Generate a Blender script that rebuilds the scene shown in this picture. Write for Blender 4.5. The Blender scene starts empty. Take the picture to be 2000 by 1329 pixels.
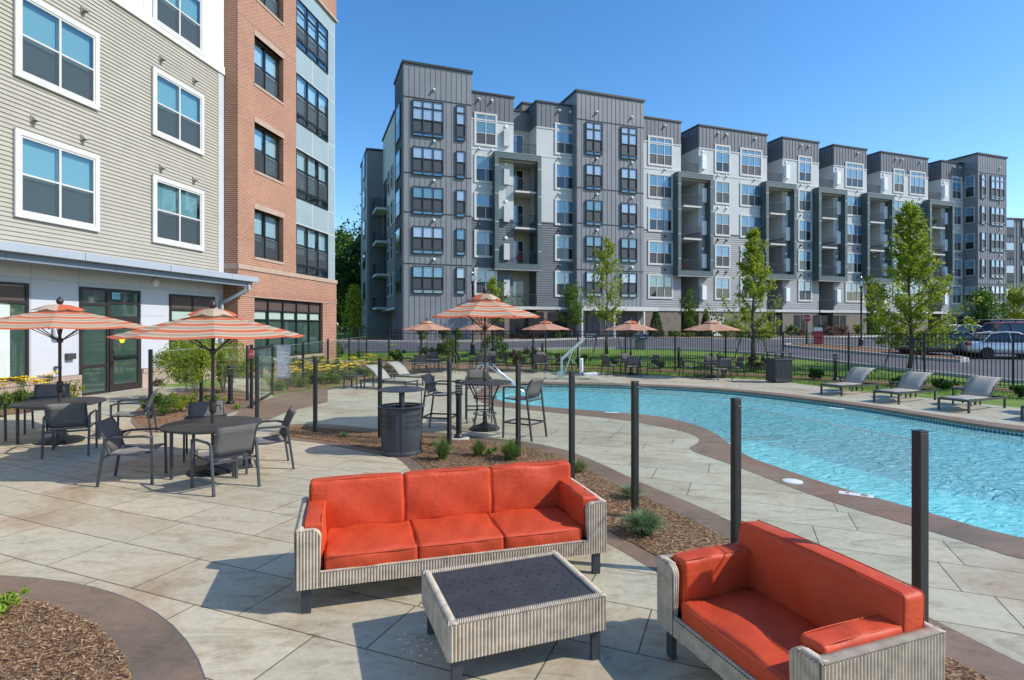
import bpy, bmesh, math, random
from mathutils import Vector, Matrix
R = math.radians
random.seed(7)
C = bpy.context.scene.collection
sc = bpy.context.scene

# ---------------------------------------------------------------- camera, sky, sun, exposure
F, CX, HY, H = 1100.0, 1000.0, 636.0, 2.15      # focal px, centre px, horizon px, eye height
cam = bpy.data.cameras.new('camera'); co = bpy.data.objects.new('camera', cam); C.objects.link(co)
co.location = (0, 0, H); co.rotation_euler = (R(90), 0, 0)
cam.sensor_width = 36; cam.lens = F / 2000 * 36
cam.shift_y = -(664.5 - HY) / 2000
cam.clip_end = 3000; cam.clip_start = 0.05
sc.camera = co
SUN_EL, SUN_AZ = 38.5, 101.0     # azimuth clockwise from +Y (into the picture)
w = bpy.data.worlds.new("World"); sc.world = w; w.use_nodes = True
nt = w.node_tree; bg = nt.nodes['Background']
sky = nt.nodes.new('ShaderNodeTexSky'); sky.sky_type = 'NISHITA'; sky.sun_disc = False
sky.sun_elevation = R(SUN_EL); sky.sun_rotation = R(SUN_AZ)
sky.altitude = 100; sky.air_density = 1.0; sky.dust_density = 0.35; sky.ozone_density = 3.0
hsv = nt.nodes.new('ShaderNodeHueSaturation'); hsv.inputs['Saturation'].default_value = 1.26
nt.links.new(sky.outputs[0], hsv.inputs['Color']); nt.links.new(hsv.outputs[0], bg.inputs[0]); bg.inputs[1].default_value = 0.15
sl = bpy.data.lights.new('sun', 'SUN'); sl.energy = 3.1; sl.angle = R(0.5); sl.color = (1.0, 0.94, 0.83)
so = bpy.data.objects.new('sun', sl); C.objects.link(so)
sd = Vector((math.sin(R(SUN_AZ)) * math.cos(R(SUN_EL)), math.cos(R(SUN_AZ)) * math.cos(R(SUN_EL)), math.sin(R(SUN_EL))))
so.rotation_euler = sd.to_track_quat('Z', 'Y').to_euler(); so.location = (30, 0, 40)
sc.view_settings.view_transform = 'Standard'; sc.view_settings.look = 'None'
sc.view_settings.exposure = 0.6; sc.view_settings.gamma = 1
sc.cycles.max_bounces = 8; sc.cycles.transparent_max_bounces = 24
sc.cycles.caustics_reflective = False; sc.cycles.caustics_refractive = False

# ---------------------------------------------------------------- materials
M = {}
def mat(name, col, rough=0.6, metal=0.0, spec=0.5, noise=None, bump=None, coat=0.0):
    """noise=(scale, amount[, stretch]) tints the base colour; bump=(scale, strength)"""
    m = bpy.data.materials.new(name); m.use_nodes = True; n = m.node_tree.nodes; l = m.node_tree.links
    b = n['Principled BSDF']; b.inputs['Roughness'].default_value = rough; b.inputs['Metallic'].default_value = metal
    b.inputs['Specular IOR Level'].default_value = spec; b.inputs['Base Color'].default_value = (*col, 1)
    b.inputs['Coat Weight'].default_value = coat
    if noise or bump:
        tc = n.new('ShaderNodeTexCoord')
    if noise:
        nz = n.new('ShaderNodeTexNoise'); nz.inputs['Scale'].default_value = noise[0]; nz.inputs['Detail'].default_value = 5
        l.new(tc.outputs['Object'], nz.inputs[0])
        mx = n.new('ShaderNodeMix'); mx.data_type = 'RGBA'
        a = noise[1]
        mx.inputs[6].default_value = (*[c * (1 - a) for c in col], 1); mx.inputs[7].default_value = (*[min(1, c * (1 + a)) for c in col], 1)
        rp = n.new('ShaderNodeMapRange'); rp.inputs[1].default_value = .3; rp.inputs[2].default_value = .7
        l.new(nz.outputs[0], rp.inputs[0]); l.new(rp.outputs[0], mx.inputs[0]); l.new(mx.outputs[2], b.inputs['Base Color'])
    if bump:
        nb = n.new('ShaderNodeTexNoise'); nb.inputs['Scale'].default_value = bump[0]; nb.inputs['Detail'].default_value = 4
        l.new(tc.outputs['Object'], nb.inputs[0])
        bp = n.new('ShaderNodeBump'); bp.inputs['Strength'].default_value = bump[1]; bp.inputs['Distance'].default_value = bump[2] if len(bump) > 2 else 0.02
        l.new(nb.outputs[0], bp.inputs['Height']); l.new(bp.outputs[0], b.inputs['Normal'])
    M[name] = m
    return m
def nodes(m): return m.node_tree.nodes, m.node_tree.links, m.node_tree.nodes['Principled BSDF']
def ramp(n, stops, interp='LINEAR'):
    r = n.new('ShaderNodeValToRGB'); r.color_ramp.interpolation = interp
    e = r.color_ramp.elements
    while len(e) < len(stops): e.new(.5)
    for i, (p, c) in enumerate(stops):
        e[i].position = p; e[i].color = (*c, 1) if len(c) == 3 else c
    return r

mat('metal_black', (.012, .014, .017), .42, .0, .5, noise=(6, .25))
mat('metal_fence', (.012, .013, .015), .5)
mat('metal_charcoal', (.045, .05, .058), .42, .0, .5, noise=(9, .15))
mat('table_top', (.04, .041, .042), .55, 0, .5, noise=(7, .2), bump=(60, .1, .002))
mat('metal_bronze', (.028, .02, .02), .45)
mat('pole_brown', (.05, .025, .02), .5)
mat('steel', (.55, .6, .63), .22, .9)
mat('white_plastic', (.78, .8, .82), .4)
mat('sling', (.25, .24, .235), .8, noise=(40, .12), bump=(300, .3, .001))
mat('sling_light', (.34, .315, .28), .8, noise=(40, .1), bump=(300, .3, .001))
mat('trim_white', (.60, .58, .55), .55, noise=(3, .05))
mat('panel_white', (.66, .66, .63), .7, noise=(1.2, .05))
mat('siding_beige', (.39, .36, .305), .62, noise=(1.5, .06))
mat('concrete_base', (.42, .31, .26), .85, noise=(2, .12), bump=(40, .2, .004))
mat('stone_trim', (.42, .31, .24), .85, noise=(3, .1), bump=(50, .2, .003))
mat('panel_lavender', (.52, .53, .58), .6, noise=(1, .04))
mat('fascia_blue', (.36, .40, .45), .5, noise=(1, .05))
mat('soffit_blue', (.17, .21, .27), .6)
mat('panel_bluegrey', (.28, .36, .39), .5, noise=(1, .05))
mat('joint_dark', (.1, .1, .12), .8)
mat('glass_dark', (.012, .018, .022), .04, 0, 1.0)
mat('curtain', (.55, .6, .58), .9, noise=(3, .1))
mat('curtain_green', (.38, .48, .42), .5, 0, 1.0)
mat('brown_fascia', (.09, .06, .05), .6)
mat('far_grey', (.21, .215, .235), .55, .0, .5, noise=(.8, .08))
mat('far_white', (.53, .54, .55), .7, noise=(.7, .05))
mat('far_lap_dark', (.12, .135, .15), .65, noise=(.8, .08))
mat('far_lap_light', (.32, .32, .325), .65, noise=(.8, .08))
mat('far_parapet', (.14, .145, .165), .5, .0, .5, noise=(.8, .08))
mat('far_coping', (.02, .022, .026), .5)
mat('far_frame_dark', (.02, .022, .026), .4)
mat('far_portal', (.085, .115, .12), .45, 0, .5, noise=(1.5, .12))
mat('far_cream', (.40, .375, .32), .8)
mat('recess_dark', (.01, .011, .012), .8)
mat('insect_screen', (.055, .06, .068), .45, 0, .5)
mat('stop_red', (.42, .01, .02), .4); mat('sign_white', (.75, .75, .75), .5)
mat('sign_red', (.5, .06, .08), .5); mat('sign_blue', (.035, .06, .11), .5); mat('sign_grey', (.22, .25, .3), .6)
mat('sign_yellow', (.8, .7, .02), .5)
mat('sign_teal', (.2, .55, .6), .5)
mat('bark', (.11, .085, .065), .9, noise=(8, .3), bump=(20, .6, .02))
mat('stem_dry', (.2, .12, .09), .9)
mat('asphalt', (.10, .10, .11), .85, noise=(.5, .12), bump=(80, .3, .01))
mat('kerb', (.45, .44, .41), .85, noise=(2, .1))
mat('soil', (.06, .038, .025), .95)
mat('tyre', (.012, .012, .012), .8); mat('rim', (.5, .5, .52), .3, .8)
mat('lamp_lens', (.75, .75, .78), .2)
mat('tail_lens', (.4, .01, .01), .25)
for nm, c in (('car_grey', (.06, .07, .085)), ('car_silver', (.5, .56, .62)), ('car_red', (.22, .012, .03)), ('car_white', (.65, .68, .7)), ('car_black', (.01, .01, .012))):
    mat(nm, c, .3, .35 if nm != 'car_white' else 0, .5, coat=1.0)
mat('petal_yellow', (.95, .72, .03), .6); mat('petal_orange', (.75, .3, .02), .6)
mat('pot_white', (.6, .58, .52), .8)
mat('pool_wall', (.17, .60, .68), .5, noise=(3, .06))
mat('pool_floor', (.25, .78, .84), .5, noise=(2, .05))
mat('pool_line', (.02, .1, .2), .5)
mat('concrete_pad', (.6, .58, .5), .9, noise=(8, .1))

# windows: coated glass over a blind; glass_sky has the sky's reflection painted into its base colour
def glassy(name, col, rough=.03):
    m = mat(name, col, rough, 0, 1.0); b = m.node_tree.nodes['Principled BSDF']
    b.inputs['IOR'].default_value = 1.7; b.inputs['Coat Weight'].default_value = .5; b.inputs['Coat Roughness'].default_value = .02
    return m
glassy('glass_blind', (.10, .2, .24)); glassy('glass_blind_light', (.33, .41, .52)); glassy('glass_green', (.04, .075, .06)); glassy('glass_sky', (.065, .2, .33))
glassy('glass_blind_teal', (.12, .26, .3))

def screen(name, col, mixf):
    m = bpy.data.materials.new(name); m.use_nodes = True; n = m.node_tree.nodes; l = m.node_tree.links; b = n['Principled BSDF']; b.inputs['Base Color'].default_value = (*col, 1); b.inputs['Roughness'].default_value = .9
    t = n.new('ShaderNodeBsdfTransparent'); mx = n.new('ShaderNodeMixShader'); mx.inputs[0].default_value = mixf; l.new(b.outputs[0], mx.inputs[1]); l.new(t.outputs[0], mx.inputs[2]); l.new(mx.outputs[0], n['Material Output'].inputs[0]); M[name] = m
screen('screen_mesh', (.07, .08, .09), .6)
mat('blind_teal', (.25, .38, .40), .8); mat('blind_white', (.62, .66, .72), .8); mat('room_dark', (.05, .055, .06), .9)
# clear glass for the fence panels
def clear_glass(name, tint, refl):
    m = bpy.data.materials.new(name); m.use_nodes = True; n = m.node_tree.nodes; l = m.node_tree.links
    n.remove(n['Principled BSDF']); o = n['Material Output']
    t = n.new('ShaderNodeBsdfTransparent'); t.inputs[0].default_value = (*tint, 1)
    g = n.new('ShaderNodeBsdfGlossy'); g.inputs['Roughness'].default_value = .02; g.inputs[0].default_value = (.9, 1, .98, 1)
    lw = n.new('ShaderNodeLayerWeight'); lw.inputs[0].default_value = .5
    pw = n.new('ShaderNodeMath'); pw.operation = 'POWER'; pw.inputs[1].default_value = 5; l.new(lw.outputs['Facing'], pw.inputs[0])
    fr = n.new('ShaderNodeMath'); fr.operation = 'MULTIPLY_ADD'; fr.inputs[1].default_value = .94; fr.inputs[2].default_value = .045; l.new(pw.outputs[0], fr.inputs[0])
    mu = n.new('ShaderNodeMath'); mu.operation = 'MULTIPLY'; mu.use_clamp = True; mu.inputs[1].default_value = refl
    mx = n.new('ShaderNodeMixShader'); l.new(fr.outputs[0], mu.inputs[0]); l.new(mu.outputs[0], mx.inputs[0]); l.new(t.outputs[0], mx.inputs[1]); l.new(g.outputs[0], mx.inputs[2]); l.new(mx.outputs[0], o.inputs[0])
    M[name] = m
clear_glass('fence_glass', (.965, .982, .975), .6)
clear_glass('window_glass', (.86, .95, .97), 2.2)
clear_glass('lamp_glass', (.8, .85, .88), 1.5)
mat('glass_edge', (.45, .6, .56), .2)

# brick
def brick(name, c1, c2, mortar, w=.22, h=.075, ms=.012):
    m = mat(name, c1, .88); n, l, b = nodes(m)
    tc = n.new('ShaderNodeTexCoord'); sep = n.new('ShaderNodeSeparateXYZ'); l.new(tc.outputs['Object'], sep.inputs[0])
    ad = n.new('ShaderNodeMath'); l.new(sep.outputs[0], ad.inputs[0]); l.new(sep.outputs[1], ad.inputs[1])
    cb = n.new('ShaderNodeCombineXYZ'); l.new(ad.outputs[0], cb.inputs[0]); l.new(sep.outputs[2], cb.inputs[1])
    bt = n.new('ShaderNodeTexBrick'); bt.inputs['Scale'].default_value = 1; bt.inputs['Mortar Size'].default_value = ms
    bt.inputs['Brick Width'].default_value = w; bt.inputs['Row Height'].default_value = h; bt.inputs['Bias'].default_value = .1
    bt.inputs['Color1'].default_value = (*c1, 1); bt.inputs['Color2'].default_value = (*c2, 1); bt.inputs['Mortar'].default_value = (*mortar, 1)
    l.new(cb.outputs[0], bt.inputs[0])
    nz = n.new('ShaderNodeTexNoise'); nz.inputs['Scale'].default_value = .7; nz.inputs['Detail'].default_value = 4; l.new(tc.outputs['Object'], nz.inputs[0])
    hs = n.new('ShaderNodeHueSaturation'); mr = n.new('ShaderNodeMapRange'); mr.inputs[3].default_value = .8; mr.inputs[4].default_value = 1.2
    l.new(nz.outputs[0], mr.inputs[0]); l.new(mr.outputs[0], hs.inputs['Value']); l.new(bt.outputs[0], hs.inputs['Color']); l.new(hs.outputs[0], b.inputs['Base Color'])
    bp = n.new('ShaderNodeBump'); bp.inputs['Strength'].default_value = .6; bp.inputs['Distance'].default_value = .01; bp.invert = True
    l.new(bt.outputs[1], bp.inputs['Height']); l.new(bp.outputs[0], b.inputs['Normal'])
brick('brick_red', (.42, .155, .07), (.32, .115, .055), (.42, .33, .27))
brick('brick_brown', (.22, .18, .15), (.18, .15, .125), (.25, .22, .19), .4, .2)
brick('brick_soldier', (.38, .135, .075), (.29, .10, .06), (.42, .33, .27), .075, .3)

# stamped concrete
def stamped(name, c_a, c_b, c_c, ang, joints=True, jw=.0065):
    m = mat(name, c_a, .62, 0, .35); n, l, b = nodes(m)
    tc = n.new('ShaderNodeTexCoord'); mp = n.new('ShaderNodeMapping'); mp.inputs['Rotation'].default_value = (0, 0, ang)
    l.new(tc.outputs['Object'], mp.inputs[0])
    n1 = n.new('ShaderNodeTexNoise'); n1.inputs['Scale'].default_value = .55; n1.inputs['Detail'].default_value = 7; n1.inputs['Roughness'].default_value = .62; n1.inputs['Distortion'].default_value = .8
    n2 = n.new('ShaderNodeTexNoise'); n2.inputs['Scale'].default_value = 2.2; n2.inputs['Detail'].default_value = 8; n2.inputs['Roughness'].default_value = .7; n2.inputs['Distortion'].default_value = 1.5
    mp2 = n.new('ShaderNodeMapping'); mp2.inputs['Scale'].default_value = (.6, 1.9, 1); mp2.inputs['Rotation'].default_value = (0, 0, ang + .35)
    l.new(mp.outputs[0], n1.inputs[0]); l.new(tc.outputs['Object'], mp2.inputs[0]); l.new(mp2.outputs[0], n2.inputs[0])
    r1 = ramp(n, [(.34, c_a), (.5, c_b), (.66, c_c)]); l.new(n1.outputs[0], r1.inputs[0])
    r2 = ramp(n, [(.3, (.5, .44, .36)), (.48, (.93, .92, .9)), (.75, (1.0, 1.0, 1.0))]); l.new(n2.outputs[0], r2.inputs[0])
    mu = n.new('ShaderNodeMix'); mu.data_type = 'RGBA'; mu.blend_type = 'MULTIPLY'; mu.inputs[0].default_value = .75
    l.new(r1.outputs[0], mu.inputs[6]); l.new(r2.outputs[0], mu.inputs[7])
    n4 = n.new('ShaderNodeTexNoise'); n4.inputs['Scale'].default_value = 14; n4.inputs['Detail'].default_value = 8; n4.inputs['Roughness'].default_value = .75; l.new(tc.outputs['Object'], n4.inputs[0])
    r4 = ramp(n, [(.35, (.8, .77, .73)), (.55, (1, 1, 1))]); l.new(n4.outputs[0], r4.inputs[0])
    m4 = n.new('ShaderNodeMix'); m4.data_type = 'RGBA'; m4.blend_type = 'MULTIPLY'; m4.inputs[0].default_value = .8; l.new(mu.outputs[2], m4.inputs[6]); l.new(r4.outputs[0], m4.inputs[7])
    last = m4.outputs[2]; hgt = n2.outputs[0]
    if joints:
        bt = n.new('ShaderNodeTexBrick'); bt.offset = .37; bt.squash = 1.45; bt.squash_frequency = 3; bt.offset_frequency = 2
        bt.inputs['Scale'].default_value = 1; bt.inputs['Brick Width'].default_value = 1.15; bt.inputs['Row Height'].default_value = .62
        bt.inputs['Mortar Size'].default_value = jw; bt.inputs['Mortar Smooth'].default_value = .3
        bt.inputs['Color1'].default_value = (1, 1, 1, 1); bt.inputs['Color2'].default_value = (.86, .85, .84, 1); bt.inputs['Mortar'].default_value = (.3, .27, .24, 1)
        l.new(mp.outputs[0], bt.inputs[0])
        mj = n.new('ShaderNodeMix'); mj.data_type = 'RGBA'; mj.blend_type = 'MULTIPLY'; mj.inputs[0].default_value = 1
        l.new(last, mj.inputs[6]); l.new(bt.outputs[0], mj.inputs[7]); last = mj.outputs[2]
        bj = n.new('ShaderNodeBump'); bj.inputs['Strength'].default_value = .8; bj.inputs['Distance'].default_value = .01; bj.invert = True; l.new(bt.outputs[1], bj.inputs['Height'])
    l.new(last, b.inputs['Base Color'])
    bp = n.new('ShaderNodeBump'); bp.inputs['Strength'].default_value = .5; bp.inputs['Distance'].default_value = .015; l.new(hgt, bp.inputs['Height'])
    if joints: l.new(bj.outputs[0], bp.inputs['Normal'])
    l.new(bp.outputs[0], b.inputs['Normal'])
stamped('stamped_grey', (.50, .49, .38), (.56, .52, .40), (.46, .38, .27), R(22))
stamped('stamped_patio', (.53, .49, .38), (.60, .53, .395), (.46, .35, .23), R(22))
stamped('stamped_brown', (.20, .14, .10), (.26, .175, .125), (.16, .125, .095), R(50), joints=False)

# mulch
m = mat('mulch', (.2, .1, .05), .95); n, l, b = nodes(m)
tc = n.new('ShaderNodeTexCoord'); v = n.new('ShaderNodeTexVoronoi'); v.inputs['Scale'].default_value = 38
mp = n.new('ShaderNodeMapping'); mp.inputs['Scale'].default_value = (.6, 1.6, 1); l.new(tc.outputs['Object'], mp.inputs[0]); l.new(mp.outputs[0], v.inputs[0])
r = ramp(n, [(0, (.05, .025, .015)), (.35, (.20, .10, .05)), (.7, (.36, .2, .1)), (1, (.5, .36, .2))]); l.new(v.outputs['Color'], r.inputs[0]); l.new(r.outputs[0], b.inputs['Base Color'])
bp = n.new('ShaderNodeBump'); bp.inputs['Distance'].default_value = .03; bp.inputs['Strength'].default_value = .9; l.new(v.outputs['Distance'], bp.inputs['Height']); l.new(bp.outputs[0], b.inputs['Normal'])
# wood chips: colour differs per chip
def island(name, stops, rough=.8, transl=0.0, bumpy=False):
    m = mat(name, stops[0][1], rough, 0, .3); n, l, b = nodes(m)
    g = n.new('ShaderNodeNewGeometry'); r = ramp(n, stops); l.new(g.outputs['Random Per Island'], r.inputs[0]); l.new(r.outputs[0], b.inputs['Base Color'])
    if transl:
        t = n.new('ShaderNodeBsdfTranslucent'); l.new(r.outputs[0], t.inputs[0]); mx = n.new('ShaderNodeMixShader'); mx.inputs[0].default_value = transl
        o = n['Material Output']; l.new(b.outputs[0], mx.inputs[1]); l.new(t.outputs[0], mx.inputs[2]); l.new(mx.outputs[0], o.inputs[0])
    return m
island('chips', [(0, (.09, .045, .025)), (.4, (.24, .12, .06)), (.75, (.4, .24, .12)), (1, (.58, .45, .27))], .9)
island('leaf_bright', [(0, (.15, .22, .02)), (.5, (.3, .38, .03)), (1, (.46, .5, .06))], .55, .48)
island('leaf_mid', [(0, (.055, .12, .018)), (.5, (.11, .2, .03)), (1, (.19, .3, .05))], .55, .4)
island('leaf_dark', [(0, (.025, .06, .014)), (.5, (.05, .105, .02)), (1, (.09, .17, .03))], .6, .25)
island('leaf_purple', [(0, (.04, .018, .02)), (.6, (.09, .035, .035)), (1, (.11, .08, .04))], .6, .25)
island('leaf_pink', [(0, (.1, .05, .04)), (.6, (.35, .16, .16)), (1, (.16, .2, .06))], .6, .25)
island('blade', [(0, (.08, .15, .03)), (.6, (.17, .27, .06)), (1, (.28, .37, .1))], .6, .3)
island('blade_blue', [(0, (.11, .19, .09)), (.6, (.21, .31, .15)), (1, (.32, .4, .2))], .6, .3)
island('leaf_lime', [(0, (.16, .26, .03)), (.6, (.28, .4, .05)), (1, (.38, .46, .08))], .6, .35)

# lawn
m = mat('lawn', (.07, .13, .02), .9); n, l, b = nodes(m)
tc = n.new('ShaderNodeTexCoord'); nz = n.new('ShaderNodeTexNoise'); nz.inputs['Scale'].default_value = 1.2; nz.inputs['Detail'].default_value = 9; nz.inputs['Roughness'].default_value = .75
l.new(tc.outputs['Object'], nz.inputs[0]); r = ramp(n, [(.3, (.08, .16, .016)), (.5, (.16, .26, .028)), (.72, (.26, .33, .05))]); l.new(nz.outputs[0], r.inputs[0]); l.new(r.outputs[0], b.inputs['Base Color'])
bp = n.new('ShaderNodeBump'); bp.inputs['Distance'].default_value = .05; nb = n.new('ShaderNodeTexNoise'); nb.inputs['Scale'].default_value = 30; l.new(tc.outputs['Object'], nb.inputs[0]); l.new(nb.outputs[0], bp.inputs['Height']); l.new(bp.outputs[0], b.inputs['Normal'])

# orange cushion cloth
m = mat('cushion_orange', (.55, .066, .02), .55, 0, .35); n, l, b = nodes(m)
tc = n.new('ShaderNodeTexCoord'); nz = n.new('ShaderNodeTexNoise'); nz.inputs['Scale'].default_value = 3.5; nz.inputs['Detail'].default_value = 4; nz.inputs['Distortion'].default_value = 1.2
l.new(tc.outputs['Object'], nz.inputs[0]); r = ramp(n, [(.3, (.51, .055, .017)), (.7, (.59, .075, .024))]); l.new(nz.outputs[0], r.inputs[0]); l.new(r.outputs[0], b.inputs['Base Color'])
mpw = n.new('ShaderNodeMapping'); mpw.inputs['Scale'].default_value = (1, 1, .45); l.new(tc.outputs['Object'], mpw.inputs[0])
n2 = n.new('ShaderNodeTexNoise'); n2.inputs['Scale'].default_value = 9; n2.inputs['Detail'].default_value = 3; n2.inputs['Distortion'].default_value = 2.5; l.new(mpw.outputs[0], n2.inputs[0])
bp = n.new('ShaderNodeBump'); bp.inputs['Distance'].default_value = .012; bp.inputs['Strength'].default_value = .38; l.new(n2.outputs[0], bp.inputs['Height'])
n3 = n.new('ShaderNodeTexNoise'); n3.inputs['Scale'].default_value = 400; l.new(tc.outputs['Object'], n3.inputs[0])
bq = n.new('ShaderNodeBump'); bq.inputs['Distance'].default_value = .001; bq.inputs['Strength'].default_value = .4; l.new(n3.outputs[0], bq.inputs['Height']); l.new(bp.outputs[0], bq.inputs['Normal']); l.new(bq.outputs[0], b.inputs['Normal'])
mat('wicker', (.50, .41, .31), .75, 0, .3, noise=(14, .22))
mat('wicker_rim', (.52, .43, .33), .75, 0, .3, noise=(14, .2))

# striped umbrella cloth (stripe runs with distance from the hub, UV.y)
def striped(name, cols, tr=.35):
    m = mat(name, cols[0][1], .85, 0, .2); n, l, b = nodes(m)
    uv = n.new('ShaderNodeUVMap'); uv.uv_map = 'UVMap'; sp = n.new('ShaderNodeSeparateXYZ'); l.new(uv.outputs[0], sp.inputs[0])
    r = ramp(n, cols, 'CONSTANT'); l.new(sp.outputs[1], r.inputs[0]); l.new(r.outputs[0], b.inputs['Base Color'])
    t = n.new('ShaderNodeBsdfTranslucent'); l.new(r.outputs[0], t.inputs[0]); mx = n.new('ShaderNodeMixShader'); mx.inputs[0].default_value = tr
    o = n['Material Output']; l.new(b.outputs[0], mx.inputs[1]); l.new(t.outputs[0], mx.inputs[2]); l.new(mx.outputs[0], o.inputs[0])
OR, TN, CR, BR = (.72, .19, .10), (.50, .39, .28), (.68, .55, .42), (.4, .3, .22)
st = [(0, OR)]; p = .13
for k in range(4):
    for wd, c in ((.038, CR), (.01, BR), (.05, TN), (.038, CR), (.085, OR)):
        if p < .93: st.append((p, c)); p += wd
st.append((.94, OR))
striped('canopy_cloth', st)
striped('vent_cloth', [(0, OR), (.3, TN), (.55, CR), (.75, OR)])

# water: real wave relief, see-through, fresnel reflection
m = mat('water', (.45, .9, .88), .05, 0, .45); n, l, b = nodes(m)
tc = n.new('ShaderNodeTexCoord'); mp = n.new('ShaderNodeMapping'); mp.inputs['Scale'].default_value = (.75, 1.25, 1); mp.inputs['Rotation'].default_value = (0, 0, R(-25)); l.new(tc.outputs['Object'], mp.inputs[0])
n1 = n.new('ShaderNodeTexNoise'); n1.inputs['Scale'].default_value = 4.2; n1.inputs['Detail'].default_value = 3.5; n1.inputs['Distortion'].default_value = 1.6; n1.inputs['Roughness'].default_value = .5; l.new(mp.outputs[0], n1.inputs[0])
bp = n.new('ShaderNodeBump'); bp.inputs['Distance'].default_value = .13; bp.inputs['Strength'].default_value = 1.0; l.new(n1.outputs[0], bp.inputs['Height']); l.new(bp.outputs[0], b.inputs['Normal'])
tr = n.new('ShaderNodeBsdfTransparent'); tr.inputs[0].default_value = (.62, .95, .97, 1); mx = n.new('ShaderNodeMixShader'); mx.inputs[0].default_value = .5
o = n['Material Output']; l.new(b.outputs[0], mx.inputs[1]); l.new(tr.outputs[0], mx.inputs[2]); l.new(mx.outputs[0], o.inputs[0])
# pool tile band
m = mat('pool_tile', (.05, .09, .1), .25); n, l, b = nodes(m)
uv = n.new('ShaderNodeUVMap'); uv.uv_map = 'UVMap'; ck = n.new('ShaderNodeTexBrick'); ck.offset = 0; ck.inputs['Scale'].default_value = 1; ck.inputs['Brick Width'].default_value = .075; ck.inputs['Row Height'].default_value = .075; ck.inputs['Mortar Size'].default_value = .008
ck.inputs['Color1'].default_value = (.02, .055, .07, 1); ck.inputs['Color2'].default_value = (.05, .085, .10, 1); ck.inputs['Mortar'].default_value = (.3, .42, .42, 1); l.new(uv.outputs[0], ck.inputs[0]); l.new(ck.outputs[0], b.inputs['Base Color'])

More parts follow.
